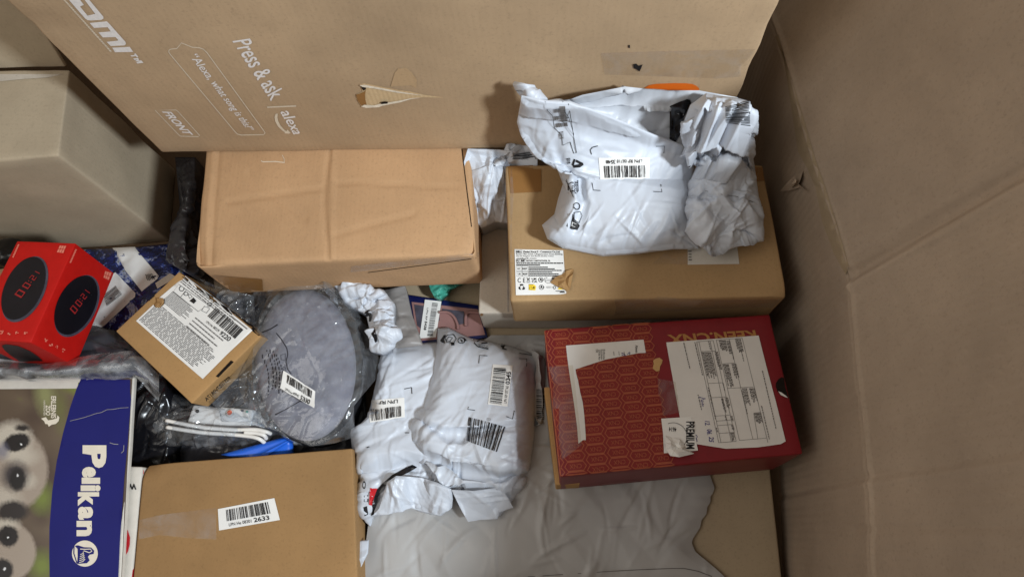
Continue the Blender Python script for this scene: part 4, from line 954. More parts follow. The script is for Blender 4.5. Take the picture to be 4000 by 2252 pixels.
# ================================================================== grey felt pouch in a clear bag
t = thing('felt_cushion', 'oval grey felt cushion with a black side band, inside a clear plastic bag', 'cushion', (-.42, .28, .03))
cx, cy, ra, rb = 1195, 1425, 196, 296
def ell(k, z, n=48, dx=0):
    return [U(cx + dx + ra * k * math.cos(2 * math.pi * i / n) + 12 * math.sin(2 * math.pi * i / n), cy + rb * k * math.sin(2 * math.pi * i / n) - 8 * math.cos(2 * math.pi * i / n), z) for i in range(n)]
prof = [(1.0, .106), (.97, .114), (.9, .120), (.75, .1245), (.5, .127), (.25, .128)]
V = []; Fc = []; n = 48
for k_, z in prof: V += [p + np.array([0, 0, .0035 * mnoise.noise(Vector(p) * 16)]) for p in ell(k_, z)]
for a in range(len(prof) - 1):
    for i in range(n): Fc.append((a * n + i, (a + 1) * n + i, (a + 1) * n + (i + 1) % n, a * n + (i + 1) % n)[::-1])
V.append(U(cx, cy, .128)); 
for i in range(n): Fc.append(((len(prof) - 1) * n + i, (len(prof) - 1) * n + (i + 1) % n, len(V) - 1))
cu = mobj('top_panel', V, Fc, 'felt', t, True)
def fixn(o):
    bm = bmesh.new(); bm.from_mesh(o.data); bmesh.ops.recalc_face_normals(bm, faces=bm.faces); bm.to_mesh(o.data); bm.free()
e0 = ell(1.0, .106); ctr = np.mean(e0, 0)
V = list(e0); Fc = []
for k_, z in ((1.03, .095), (1.05, .072), (1.03, .05), (.98, .035)): V += [np.array([ctr[0] + (p[0] - ctr[0]) * k_, ctr[1] + (p[1] - ctr[1]) * k_, z]) for p in e0]
for a in range(4):
    for i in range(n): Fc.append((a * n + i, a * n + (i + 1) % n, (a + 1) * n + (i + 1) % n, (a + 1) * n + i))
Fc.append(tuple(range(4 * n, 5 * n)))
fixn(mobj('side_band', V, Fc, 'blackfabric', t, True))
t = thing('clear_cushion_bag', 'clear wrinkled plastic bag with warning print and a white sticker, around the grey felt cushion', 'bag', (-.42, .3, .03))
Tc = R4((600, 290), (700, 250), (820, 120), (890, 55), (960, 85), (1045, 115), (1020, 240), (1120, 300)); Rc = R4((1120, 300), (1290, 470), (1400, 640), (1415, 780), (1400, 900), (1250, 1080), (1255, 1290))
Lc = R4((600, 290), (530, 430), (500, 700), (480, 950), (560, 1180), (760, 1260)); Bc = R4((760, 1260), (860, 1310), (960, 1350), (1120, 1330), (1255, 1290))
def zcl(u, v):
    P = coons(Tc, Bc, Lc, Rc, u.shape[1], u.shape[0]); q = ((P[..., 0] - cx) / (ra * 1.12)) ** 2 + ((P[..., 1] - cy) / (rb * 1.08)) ** 2
    return np.where(q < 1, .154 - .010 * q, np.interp(np.sqrt(q), [1, 1.25, 1.6], [.144, .09, .10])) + .03 * np.exp(-((v) / .1) ** 2)
Pc = sheet(Tc, Bc, Lc, Rc, zcl, 130, 150, .014, .006, 18, lambda P: np.where(((P[..., 0] - ctr[0]) / .08) ** 2 + ((P[..., 1] - ctr[1]) / .119) ** 2 < 1, .1325, .03), .10, .012)
cb = film('film', Pc, 'clear', t, None)
cv = bvh_of(cb, cu)
cvb = bvh_of(cb)
st = lpn_sticker(t, cvb, R4((785, 848), (995, 985), (990, 1100), (762, 965)), 'LPN He 08942', '5330', 33, txt=[], bar=(.12, .1, .9, .55), off=.002)
tx = Print(R4((800, 960), (965, 1050), (955, 1078), (795, 985))); tx.text('LPN He 08942', 0, .05, .6, .75, 0); tx.text('5330', .66, -.15, 1, .95, .02); tx.build('lettering', cvb, 'ink', st, .003)
cr = Print([(0, 0), (1, 0), (1, 1), (0, 1)]); cr.H = lambda u, v: R4((u, v))[0]
cr.line([(640, 595), (700, 570), (745, 542)], 7); cr.line([(735, 598), (770, 640), (805, 700), (812, 740), (800, 790), (810, 840), (835, 870)], 6); cr.line([(725, 1142), (790, 1110), (900, 1048)], 6)
for k_, (x, y) in enumerate(((640, 740), (670, 710), (690, 705), (712, 715), (735, 740))):
    r_ = random.Random(k_); yy = y
    while yy < y + 260:
        d = r_.uniform(10, 30); s_ = x + 18 * math.sin((yy - y) / 70) + (yy - y) * .18; cr.rect(s_, yy, s_ + 6, yy + d); yy += d + 8
cr.line([(765, 745), (795, 735), (795, 780), (768, 775)], 4, True); cr.line([(780, 825), (800, 830), (795, 850), (778, 840)], 4, True)
cr.build('warning_print', cvb, 'ink', t, .0014)

# ================================================================== crumpled white film scrap
t = thing('crumpled_white_wrap', 'tightly crumpled white plastic wrap lying beside the clear bagged cushion', 'wrap', (-.3, .35, .09))
Ls = R4((1028, 205), (1060, 245), (1130, 300), (1185, 390), (1250, 440), (1330, 470), (1350, 560), (1372, 640), (1365, 722)); Rs = R4((1140, 158), (1230, 180), (1300, 235), (1390, 308), (1450, 318), (1520, 400), (1515, 520), (1545, 590), (1505, 650), (1490, 712))
Ps = sheet(R4((1028, 205), (1070, 172), (1140, 158)), R4((1365, 722), (1430, 735), (1490, 712)), Ls, Rs, lambda u, v: .135 + .018 * np.sin(3.14 * u) ** .5 * (1 - np.abs(2 * v - 1) ** 6) ** .5 - .01 * np.exp(-((v - .5) / .05) ** 2), 70, 180, .10, .007, 26, .105, cell=.034, stretch=1.5, taper=.12, octaves=((1, 1.0), (.5, .7), (.24, .2)), ck=3.0,
           excf=lambda u, v: .05 + .13 * np.clip((v - .3) / .15, 0, 1))
sw = film('film', Ps, 'mail', t, .11)
swv = bvh_of(sw)
polypatch('black_strip', swv, R4((1290, 470), (1350, 440), (1372, 470), (1362, 520), (1345, 550), (1310, 520)), 'black', t, .0012, 10)
polypatch('black_strip', swv, R4((1368, 600), (1385, 560), (1400, 600), (1410, 650), (1395, 660)), 'black', t, .0012, 10)

# ================================================================== dark bags in the gaps; charcoal one added as support and to darken floor
t = thing('charcoal_filler', 'added charcoal plastic filler darkening the bottom of the pile under the small kraft box', 'bag', (-.55, .25, .0))
Pd = sheet(F0((440, 690), (560, 745), (700, 742), (900, 740)), F0((300, 1175), (930, 1150)), F0((440, 690), (380, 800), (330, 960), (300, 1175)), F0((900, 740), (930, 1150)), lambda u, v: .03 + .018 * np.sin(7 * u) * np.sin(6 * v) + .02 * np.sin(3.14 * u) * np.sin(3.14 * v), 110, 90, .08, .008, 51, .008, .10, .01)
film('film', Pd, 'darkgrey', t, .004)
t = thing('black_bag', 'black glossy plastic bag in the gap between beige carton and long carton', 'bag', (-.62, .52, 0))
Pd = sheet(F0((440, 395), (492, 395)), F0((420, 660), (505, 700)), F0((440, 395), (452, 520), (420, 660)), F0((492, 395), (488, 560), (505, 700)), lambda u, v: .05 + .05 * v * np.sin(3.14 * u) + .01 * np.sin(9 * v), 40, 80, .08, .008, 52, .008, .10, .01)
film('film', Pd, 'darkgrey', t, .004)
t = thing('dark_bag', 'black plastic bag in the dark gap beside the blue printed box with animals', 'bag', (-.72, .2, 0))
Pd = sheet(F0((335, 930), (430, 930)), F0((320, 1180), (420, 1170)), F0((335, 930), (335, 1050), (320, 1180)), F0((430, 930), (430, 1170)), lambda u, v: .07 + .015 * np.sin(5 * v), 40, 60, .09, .007, 53, .02, .10, .01)
film('film', Pd, 'black', t, .01)
t = thing('navy_bag', 'dark navy plastic bag showing in the gap beside the brown kraft carton', 'bag', (-.28, .03, 0))
Pd = sheet(F0((885, 1120), (950, 1120)), F0((870, 1470), (935, 1470)), F0((885, 1120), (870, 1470)), F0((950, 1120), (935, 1470)), lambda u, v: .035 + .01 * np.sin(6 * v), 30, 80, .08, .006, 54, .01, .10, .01)
film('film', Pd, 'navy', t, .005)
t = thing('white_film_strip', 'narrow white plastic strip hanging beside the brown kraft carton', 'strip', (-.3, -.02, .06))
Pd = sheet(R5((130, 1255), (195, 1248)), R5((95, 1475), (160, 1460)), R5((130, 1255), (135, 1350), (95, 1475)), R5((195, 1248), (190, 1320), (150, 1400), (160, 1460)), lambda u, v: .075 + .006 * np.sin(3 * v), 20, 40, .04, .004, 55, .05)
film('film', Pd, 'mail', t, None)

# ================================================================== pink case packet, translucent grey film, teal bag
t = thing('pink_case_packet', 'pink phone case in a flat blue packet with a white sticker, below the long carton', 'packet', (-.2, .3, 0))
T = top_from_px(R9((690, 600), (1375, 700), (1470, 1010), (790, 1075)), .060); C8 = extrude_down(T, .0535)
T0 = top_from_px(R9((640, 520), (1375, 540), (1500, 1010), (760, 1100)), .053)
pc_ = carton('packet', C8, 'darkblue', t, .002, (14, 10, 1), .001, 4)
pkv = bvh_of(pc_)
polypatch('pink_panel', pkv, R9((745, 675), (1368, 745), (1440, 985), (800, 1045)), 'pink', t, .0012, 20)
def tube(name, pts, r, mat, parent, n=8):
    P = [np.array(p, float) for p in pts]; V = []; Fc = []
    for i, p in enumerate(P):
        d = P[min(i + 1, len(P) - 1)] - P[max(i - 1, 0)]; d /= np.linalg.norm(d)
        a = np.cross(d, [0, 0, 1.0]); a /= np.linalg.norm(a) + 1e-9; b = np.cross(a, d)
        V += [p + r * (a * math.cos(2 * math.pi * k / n) + b * math.sin(2 * math.pi * k / n)) for k in range(n)]
    for i in range(len(P) - 1):
        for k in range(n): Fc.append((i * n + k, i * n + (k + 1) % n, (i + 1) * n + (k + 1) % n, (i + 1) * n + k))
    Fc += [tuple(range(n))[::-1], tuple(range((len(P) - 1) * n, len(P) * n))]
    o = mobj(name, V, Fc, mat, parent, True); fixn(o); return o
def spline(pts, n=8):
    P = np.array(pts, float); out = []
    for i in range(len(P) - 1):
        p0, p1, p2, p3 = P[max(i - 1, 0)], P[i], P[i + 1], P[min(i + 2, len(P) - 1)]
        for k in range(n):
            s = k / n; out.append(.5 * ((2 * p1) + (-p0 + p2) * s + (2 * p0 - 5 * p1 + 4 * p2 - p3) * s * s + (-p0 + 3 * p1 - 3 * p2 + p3) * s ** 3))
    out.append(P[-1]); return out
polypatch('inner_window', pkv, R9((770, 700), (1000, 735), (1010, 850), (840, 930), (800, 900)), 'clockrim', t, .002, 0)
polypatch('inner_window', pkv, R9((1035, 740), (1240, 765), (1250, 880), (1190, 890), (1140, 800), (1030, 770)), 'clockrim', t, .002, 0)
tube('case_rim', [U(*p, .0635) for p in spline(R9((1000, 770), (1080, 770), (1140, 810), (1175, 880), (1180, 930)))], .0024, 'pink', t)
tube('case_rim', [U(*p, .0635) for p in spline(R9((1255, 900), (1255, 820), (1275, 775), (1330, 770), (1400, 780)))], .0026, 'pink', t)
stq = R9((872, 655), (1028, 672), (975, 1010), (820, 1020))
st = quadpatch('lpn_sticker', pkv, stq, 'white', t, 4, 4, .0026)
bq = Print(R9((942, 685), (995, 692), (945, 1000), (895, 1000))); r_ = random.Random(12)
for i in range(30): bq.rect(0, i / 30, 1, i / 30 + r_.uniform(.008, .024))
bq.build('barcode', pkv, 'ink', st, .0034)
tq = Print(R9((890, 735), (912, 738), (884, 945), (862, 942))); tq.text('LPN RP', .1, 0, .8, .55, 0, 0, 90); tq.text('5438', 0, .6, 1, 1, .02, 0, 90); tq.build('lettering', pkv, 'ink', st, .0034)
t = thing('grey_film_bag', 'smooth translucent grey plastic bag lying beside the crumpled white wrap', 'bag', (-.27, .3, .02))
Pd = sheet(R9((480, 560), (680, 518)), R9((480, 1130), (850, 1080)), R9((480, 560), (480, 1130)), R9((680, 518), (740, 780), (850, 1080)), lambda u, v: .078 + .008 * np.sin(3.14 * u), 40, 50, .015, .003, 61, .06)
film('film', Pd, 'dullgrey', t, .05)
t = thing('teal_bag', 'small teal plastic packet under the edge of the long carton', 'packet', (-.15, .35, .06))
Pd = sheet(R9((885, 440), (1100, 440), (1390, 405)), R9((955, 622), (1010, 622), (1080, 590)), R9((885, 440), (920, 560), (955, 622)), R9((1390, 405), (1180, 500), (1120, 520), (1080, 590)), lambda u, v: .082 + .006 * np.sin(5 * u), 50, 30, .03, .003, 62, .07)
film('film', Pd, 'teal', t, .06)
t = thing('dark_box', 'dark navy box in the shadow under the long carton', 'box', (-.32, .52, 0))
T = [np.array(q) for q in ((-.50, .63, .124), (-.14, .63, .124), (-.14, .425, .124), (-.50, .425, .124))]
carton('body', extrude_down(T, .0), 'navy', t, .003, (8, 6, 3), .001, 3)

# ================================================================== small kraft box with the product label
T = top_from_px(R13((655, 25), (1500, 690), (785, 1385), (5, 640)), [.150, .150, .138, .138]); C8 = extrude_down(T, h=.048)
t = thing('small_kraft_box', 'small golden kraft box turned at an angle with a torn white multilingual product label', 'box', centre(C8))
kb = carton('body', C8, 'small', t, .002, (18, 16, 5), .0008, 14)
kv = bvh_of(kb)
polypatch('label_fold', kv, R13((700, 55), (1420, 590), (1490, 685), (1480, 690), (1380, 615), (690, 80)), 'dark', t, .0007, 20)
pl = polypatch('product_label', kv, R13((718, 75), (1160, 405), (1415, 635), (1160, 875), (905, 1132), (560, 835), (218, 535), (395, 370), (430, 400), (470, 400), (510, 360), (515, 310), (455, 300), (590, 185)), 'white', t, .0009, 12)
scrap('torn_curl', R13((450, 310), (512, 308), (515, 345), (490, 375), (465, 400), (430, 398), (425, 370), (455, 350)), .006, 'small', t, kv, 6)
QL = R13((718, 75), (1415, 635), (905, 1132), (218, 535))
lp = Print(QL)
lp.para(.02, .03, .80, .13, 3, 1, .45, .1); lp.para(.04, .30, .40, .53, 10, 2, .5, .25); lp.para(.45, .38, .92, .62, 4, 13, .3, .5); lp.para(.02, .58, .93, .97, 17, 5, .5, .12); lp.para(.72, .02, .95, .05, 1, 6, .6, 0)
lp.build('small_print', kv, 'greyink', pl, .0015)
bq = Print(R13((1042, 402), (1328, 628), (1240, 722), (955, 488))); bq.bars(0, 0, 1, 1, 29, 30, 2); bq.build('barcode', kv, 'ink', pl, .0016)
tx = Print(R13((955, 530), (1205, 715), (1172, 748), (935, 558))); tx.text('LPN He 08229', 0, .1, .6, .8, 0); tx.text('9220', .66, -.1, 1, 1.1, .02); tx.build('lettering', kv, 'ink', pl, .0016)
ic = Print([(0, 0), (1, 0), (1, 1), (0, 1)]); ic.H = lambda u, v: R13((u, v))[0]
ic.line([(660, 160), (960, 370), (860, 440), (605, 235)], 4, True); ic.line([(740, 215), (680, 290)], 3); ic.ring(690, 205, 28, 28, .25, -30, 270); ic.ring(735, 258, 26, 20, .3); ic.line([(760, 275), (775, 260), (800, 290), (770, 305)], 5, True); ic.poly([(812, 295), (842, 330), (815, 360), (770, 330), (790, 315)]); ic.line([(925, 385), (980, 410), (945, 455), (895, 430)], 5, True); ic.para(955, 350, 1005, 400, 3, 7, .5, 0)
ic.build('symbols', kv, 'ink', pl, .0016)
quadpatch('slot', kv, R13((1195, 940), (1222, 955), (1062, 1115), (1038, 1105)), 'dark', t, 2, 8, .0007)
quadpatch('slot', kv, R13((400, 268), (412, 275), (252, 418), (242, 410)), 'dark', t, 2, 8, .0007)
tx = Print(R13((1175, 1105), (925, 1335), (945, 1358), (1195, 1125))); tx = Print(R13((940, 1360), (1190, 1125), (1165, 1098), (915, 1330))); tx.text('0251027V0817A', 0, 0, 1, 1, .01, 0, 180); tx.build('stamped_lettering', kv, 'ink', t, .0009)

# ================================================================== socket strip with cable in a clear bag
t = thing('socket_unit', 'white plastic plug unit with an orange button and looped white cable, in a clear bag', 'plug unit', (-.55, .17, .04))
T = top_from_px(R20((920, 650), (1785, 715), (1740, 975), (830, 905)), [.082, .086, .080, .078]); C8 = extrude_down(T, .045)
ub = carton('housing', C8, 'plastic', t, .004, (12, 6, 4), .0004, 3)
T = top_from_px(R20((1750, 775), (1905, 830), (1880, 965), (1735, 940)), .078); carton('end_plug', extrude_down(T, .045), 'plastic', t, .003, (5, 5, 3), .0003, 3)
uv_ = bvh_of(ub)
def disc(name, c, r, h, mat, parent):
    n = 20; V = []; 
    for z in (0, h): V += [np.array(U(c[0] + r * math.cos(2 * math.pi * i / n), c[1] + r * math.sin(2 * math.pi * i / n), z)) for i in range(n)]
    o = mobj(name, V, [tuple(range(n, 2 * n))] + [(i, (i + 1) % n, n + (i + 1) % n, n + i) for i in range(n)], mat, parent); fixn(o); return o
def button(name, c, r, mat):
    p = hit(uv_, c[0], c[1], 0); n = 20; rr_ = r / FOC * 1.06
    V = [p + np.array([rr_ * k_ * math.cos(2 * math.pi * i / n), rr_ * k_ * math.sin(2 * math.pi * i / n), h]) for k_, h in ((1, -.001), (1, .0015), (.8, .0028)) for i in range(n)]
    o = mobj(name, V, [(a * n + i, a * n + (i + 1) % n, (a + 1) * n + (i + 1) % n, (a + 1) * n + i) for a in range(2) for i in range(n)] + [tuple(range(2 * n, 3 * n))], mat, t, True); fixn(o)
button('button_ring', R20((1445, 768))[0], 17, 'boxwhite'); button('orange_button', R20((1448, 765))[0], 12.5, 'orangered')
button('indicator', R20((1622, 735))[0], 4.5, 'clockrim'); button('indicator', R20((1688, 752))[0], 4.5, 'teal'); button('screw', R20((985, 742))[0], 7, 'ink')
for pts in (((540, 872), (800, 925), (1100, 975), (1500, 1005), (1800, 1000), (1950, 1030), (2020, 1060)), ((550, 968), (800, 1010), (1100, 1050), (1400, 1068), (1700, 1095), (1850, 1130), (1935, 1190)), ((1650, 1040), (1800, 1050), (1920, 1080), (1960, 1130))):
    q_ = R20(*pts); tube('cable', spline([U(x, y, .094 if i < len(q_) - 1 else .085) for i, (x, y) in enumerate(q_)], 6), .0031, 'plastic', t, 10)
t = thing('clear_cable_bag', 'clear crinkled plastic bag around the white plug unit and its cable', 'bag', (-.55, .17, .03))
Tz = R20((360, 240), (560, 420), (800, 560), (1200, 560), (1800, 690), (1950, 830)); Bz = R20((260, 1080), (620, 1210), (1100, 1240), (1600, 1240), (2000, 1160))
Pz = sheet(Tz, Bz, R20((360, 240), (330, 600), (245, 930), (260, 1080)), R20((1950, 830), (2100, 960), (2000, 1160)), lambda u, v: .06 + .046 * (np.sin(3.14 * u) * np.sin(3.14 * v)) ** .35, 120, 80, .07, .006, 65, lambda P: .0 * P[..., 0] + .04, .10, .012)
film('film', Pz, 'clear', t, None)
t = thing('clear_wrap', 'loose crinkled clear plastic wrap over the charcoal bag beside the long carton', 'wrap', (-.5, .37, .03))
Pz = sheet(F0((500, 700), (600, 740), (640, 745)), F0((590, 800), (640, 830), (660, 850)), F0((500, 700), (545, 740), (590, 800)), F0((640, 745), (640, 800), (660, 850)), lambda u, v: .11 + .02 * np.sin(3.14 * u), 50, 50, .10, .006, 66, .05, .1, .01)
film('film', Pz, 'clear', t, None)
t = thing('clear_wrap', 'loose crinkled clear plastic wrap in the gap under the small kraft box and cushion', 'wrap', (-.5, .22, .03))
Pz = sheet(F0((560, 960), (600, 900), (680, 850)), F0((560, 1060), (640, 1060), (760, 1120)), F0((560, 960), (550, 1000), (560, 1060)), F0((680, 850), (680, 950), (760, 1120)), lambda u, v: .09 + .02 * np.sin(3.14 * u), 60, 70, .12, .007, 67, .05, .1, .01)
film('film', Pz, 'clear', t, None)

# ================================================================== blue printed card
t = thing('blue_box', 'bright blue printed box end showing above the brown kraft carton', 'box', (-.45, .12, .06))
thick('body', [U(*R20((1380, 1395))[0], .092), U(*R20((2225, 1128))[0], .092), U(*R20((2305, 1200))[0], .088), U(*R20((2320, 1420))[0], .082)], .02, 'blue', t, (6, 4), 2, .0003)

# ================================================================== brown kraft carton with sticker
T = top_from_px(F0((362, 1168), (886, 1126), (900, 1490), (330, 1490)), .105); C8 = extrude_down(T, 0)
t = thing('kraft_carton', 'plain brown kraft carton with clear tape and a white barcode sticker beside the animal box', 'carton', centre(C8))
def kw(u, v, w):
    return (0, 0, -.012 * math.exp(-((u / .06) ** 2 + (v / .06) ** 2))) if w < .3 else (0, 0, 0)
kc = carton('body', C8, 'carton2633', t, .003, (28, 18, 8), .0012, 17, kw)
kcv = bvh_of(kc)
lpn_sticker(t, kcv, R3((1450, 998), (1825, 925), (1862, 1070), (1458, 1140)), 'LPN He 08301', '2633', 44, bar=(.15, .12, .90, .66), txt=[('LPN He 08301', .18, .76, .56, .90, 0), ('2633', .60, .72, .85, .92, .02)])
polypatch('clear_tape', kcv, R3((930, 1070), (1080, 1035), (1440, 990), (1440, 1200), (1250, 1190), (1060, 1170), (925, 1200)), 'tapeclear', t, .0011, 25)

# ================================================================== white box with red stripe, under the animal box
T = top_from_px(F0((200, 1168), (358, 1172), (328, 1490), (180, 1490)), .103); C8 = extrude_down(T, 0)
t = thing('white_red_box', 'white box with a red stripe and red spot, under the animal printed box', 'box', centre(C8))
wr = carton('body', C8, 'boxwhite', t, .003, (10, 14, 6), .0006, 18)
wrv = bvh_of(wr)
polypatch('red_stripe', wrv, R15((880, 685), (1012, 695), (1012, 722), (880, 712)), 'redink', t, .0008, 0)
polypatch('red_spot', wrv, R15((880, 1095), (905, 1120), (920, 1170), (918, 1220), (905, 1270), (880, 1305), (840, 1305), (840, 1100)), 'redink', t, .0008, 0)
polypatch('red_stripe', wrv, R15((955, 1370), (945, 1450), (930, 1450), (935, 1400)), 'redink', t, .0008, 0)
tx = Print(R15((905, 790), (965, 790), (965, 832), (905, 832))); tx.text('W', 0, 0, 1, 1, .04, 0, 180); tx.build('lettering', wrv, 'ink', t, .0008)

# ================================================================== animal printed pad box
zt_ = .114
T = [U(*F0((-160, 955))[0], zt_), U(*F0((338, 946))[0], zt_), U(*F0((300, 1500))[0], zt_), U(*F0((-200, 1500))[0], zt_)]
C8 = extrude_down(T, .1045)
t = thing('animal_print_box', 'flat box printed with furry animal faces and a royal blue band with cream lettering', 'box', centre(C8))
ab = carton('body', C8, 'boxwhite', t, .0022, (20, 16, 4), .0012, 19)
av = bvh_of(ab)
def furprint():
    m, nt, b, N, L = newmat('animal_photo_print')
    uvn = N.new('ShaderNodeUVMap'); uvn.uv_map = 'UVMap'
    nz = N.new('ShaderNodeTexNoise'); nz.inputs['Scale'].default_value = 60; nz.inputs['Detail'].default_value = 4; L.new(uvn.outputs[0], nz.inputs['Vector'])
    sub = N.new('ShaderNodeVectorMath'); sub.operation = 'SUBTRACT'; L.new(nz.outputs['Color'], sub.inputs[0]); sub.inputs[1].default_value = (.5, .5, .5)
    sc = N.new('ShaderNodeVectorMath'); sc.operation = 'SCALE'; L.new(sub.outputs[0], sc.inputs[0]); sc.inputs[3].default_value = .022
    vv = N.new('ShaderNodeVectorMath'); vv.operation = 'ADD'; L.new(uvn.outputs[0], vv.inputs[0]); L.new(sc.outputs[0], vv.inputs[1]); vec = vv.outputs[0]
    big = noi(nt, uvn.outputs[0], 3.2, 2, .4, .5)
    r = N.new('ShaderNodeValToRGB'); e = r.color_ramp.elements; e[0].position = .35; e[0].color = srgb(74, 56, 46); e[1].position = .62; e[1].color = srgb(104, 88, 70)
    k = e.new(.70); k.color = srgb(120, 128, 52); L.new(big, r.inputs[0]); c = r.outputs[0]
    def blob(c, x, y, rx, ry, ang, col, soft=.18, fac=1.0, src=vec):
        mp = N.new('ShaderNodeMapping'); mp.vector_type = 'TEXTURE'; mp.inputs['Location'].default_value = (x, 1 - y, 0); mp.inputs['Rotation'].default_value = (0, 0, ang); mp.inputs['Scale'].default_value = (rx, ry, 1)
        L.new(src, mp.inputs['Vector']); sx = N.new('ShaderNodeSeparateXYZ'); L.new(mp.outputs[0], sx.inputs[0])
        d = math_(nt, 'SQRT', math_(nt, 'ADD', math_(nt, 'MULTIPLY', sx.outputs[0], sx.outputs[0]), math_(nt, 'MULTIPLY', sx.outputs[1], sx.outputs[1])))
        return mixc(nt, c, col, mapr(nt, d, 1 - soft, 1 + soft, fac, 0))
    # unit square = zoom frame R15 (1012 x 1450 px)
    def B(c, x, y, rx, ry, col, soft=.2, ang=0, fac=1.0): return blob(c, x / 1012, y / 1450, rx / 1012, ry / 1450, ang, col, soft, fac)
    fur = noi(nt, uvn.outputs[0], 240, 3, .7); furc = mixc(nt, srgb(176, 163, 150), srgb(146, 128, 110), mapr(nt, fur, .35, .65)); furw = mixc(nt, srgb(212, 204, 190), srgb(180, 168, 150), mapr(nt, fur, .35, .65))
    g = srgb(112, 124, 50)
    c = B(c, 320, 160, 60, 140, srgb(150, 152, 100), .7, .3, .8); c = B(c, 300, 890, 70, 90, g, .7); c = B(c, 300, 1370, 80, 90, g, .7); c = B(c, 430, 260, 40, 120, srgb(110, 112, 60), .8, 0, .7)
    c = B(c, 60, 690, 280, 300, furc, .06); c = B(c, 90, 480, 130, 120, furw, .3); c = B(c, 150, 600, 110, 60, furw, .5, 0, .8); c = B(c, 180, 770, 70, 50, furw, .5, 0, .9); c = B(c, 20, 900, 120, 80, furw, .5, 0, .7)
    c = B(c, 160, 398, 50, 22, srgb(40, 34, 32), .4); c = B(c, 120, 500, 95, 62, srgb(26, 22, 24), .16, .15); c = B(c, 110, 735, 90, 95, srgb(60, 54, 56), .4); c = B(c, 125, 760, 55, 80, srgb(20, 18, 20), .22)
    c = B(c, 148, 508, 28, 26, srgb(12, 10, 12), .2); c = B(c, 152, 512, 7, 7, srgb(230, 230, 230), .4); c = B(c, 128, 735, 8, 9, srgb(220, 220, 220), .5); c = B(c, 20, 560, 40, 50, srgb(110, 110, 130), .6, 0, .7)
    c = B(c, 90, 985, 110, 72, srgb(38, 32, 32), .25); c = B(c, 40, 1270, 215, 215, furc, .06); c = B(c, 40, 1080, 90, 40, furw, .5, 0, .8); c = B(c, 60, 1160, 72, 75, srgb(24, 20, 22), .16); c = B(c, 50, 1165, 30, 30, srgb(10, 8, 10), .2); c = B(c, 58, 1172, 7, 7, srgb(230, 230, 230), .4)
    c = B(c, 20, 1400, 75, 80, srgb(24, 20, 22), .16); c = B(c, 35, 1390, 9, 9, srgb(220, 220, 220), .4)
    L.new(c, b.inputs['Base Color']); b.inputs['Roughness'].default_value = .4; return m
# print covers the visible part of the lid (the rest repeats the dark ground)
H15 = lambda u, v: R15((u * 1012, v * 1450))[0]
pq = [(-.36, .036), (.925, .029), (.842, 1.06), (-.42, 1.06)]; Hq = homog(pq); Pp, Pf_ = grid2(24, 20)
uvp = [Hq(*p) for p in Pp]
project('animal_photo', av, [H15(*q_) for q_ in uvp], Pf_, furprint(), t, .0007, uv=[(a, 1 - b) for a, b in uvp], smooth=True)
bl = [(578, 45), (940, 38), (928, 200), (905, 500), (880, 760), (850, 1200), (838, 1470), (355, 1470), (352, 1300), (353, 1100), (372, 850), (405, 630), (450, 430), (500, 250), (545, 120)]
bp_ = polypatch('blue_band', av, R15(*bl), 'pelblue', t, .0012, 16)
pw = Print([(0, 0), (1, 0), (1, 1), (0, 1)]); pw.H = lambda u, v: R15((u, v))[0]
# the word, letters turned to read downwards
for ch, y0, y1, x0, x1 in (('P', 520, 680, 588, 756), ('e', 672, 748, 584, 682), ('l', 748, 792, 582, 712), ('i', 800, 845, 575, 715), ('k', 850, 948, 555, 705), ('a', 952, 1045, 556, 662), ('n', 1052, 1160, 546, 655)):
    V_, F_ = text_geo(ch, .05); V_ = np.stack([1 - V_[:, 1], V_[:, 0]], 1); pw.add([(x0 + (x1 - x0) * a, y0 + (y1 - y0) * b) for a, b in V_], F_)
pw.poly([(590, 545), (600, 522), (625, 520), (640, 545), (660, 590), (600, 580), (612, 560), (605, 548)])
pw.disc(605, 1282, 91, 92, 40); pw.build('lettering', av, 'cream', bp_, .0018)
pw = Print([(0, 0), (1, 0), (1, 1), (0, 1)]); pw.H = lambda u, v: R15((u, v))[0]
pw.poly([(535, 1228), (558, 1224), (600, 1238), (650, 1240), (672, 1262), (668, 1285), (640, 1290), (628, 1305), (640, 1330), (620, 1350), (552, 1355), (556, 1300), (555, 1250)]); pw.line([(530, 1230), (528, 1280), (550, 1350)], 7)
pw.build('emblem', av, 'pelblue', bp_, .0024)
pw = Print([(0, 0), (1, 0), (1, 1), (0, 1)]); pw.H = lambda u, v: R15((u, v))[0]
for k_ in range(5): pw.line([(568 + k_ * 2, 1345 - k_ * 14), (595, 1338 - k_ * 14), (610 - k_ * 3, 1320 - k_ * 13)], 5)
pw.line([(575, 1250), (610, 1252), (648, 1250), (658, 1266), (640, 1276), (600, 1262)], 6); pw.build('emblem', av, 'cream', bp_, .003)
pw = Print([(0, 0), (1, 0), (1, 1), (0, 1)]); pw.H = lambda u, v: R15((u, v))[0]
for tx, x0, x1, y0, y1, bo in (('ERLEBNIS', 365, 402, 175, 330, .03), ('ZOO', 328, 362, 238, 310, .03), ('HANNOVER', 312, 326, 205, 312, .0)):
    V_, F_ = text_geo(tx, bo); V_ = np.stack([1 - V_[:, 1], V_[:, 0]], 1); pw.add([(x0 + (x1 - x0) * a, y0 + (y1 - y0) * b) for a, b in V_], F_)
pw.poly([(296, 332), (330, 322), (345, 345), (375, 340), (408, 330), (410, 308), (425, 325), (420, 350), (400, 370), (370, 376), (350, 390), (342, 372), (325, 370), (318, 352)]); pw.build('lettering', av, 'cream', t, .0018)
sc_ = Print([(0, 0), (1, 0), (1, 1), (0, 1)]); sc_.H = lambda u, v: R15((u, v))[0]
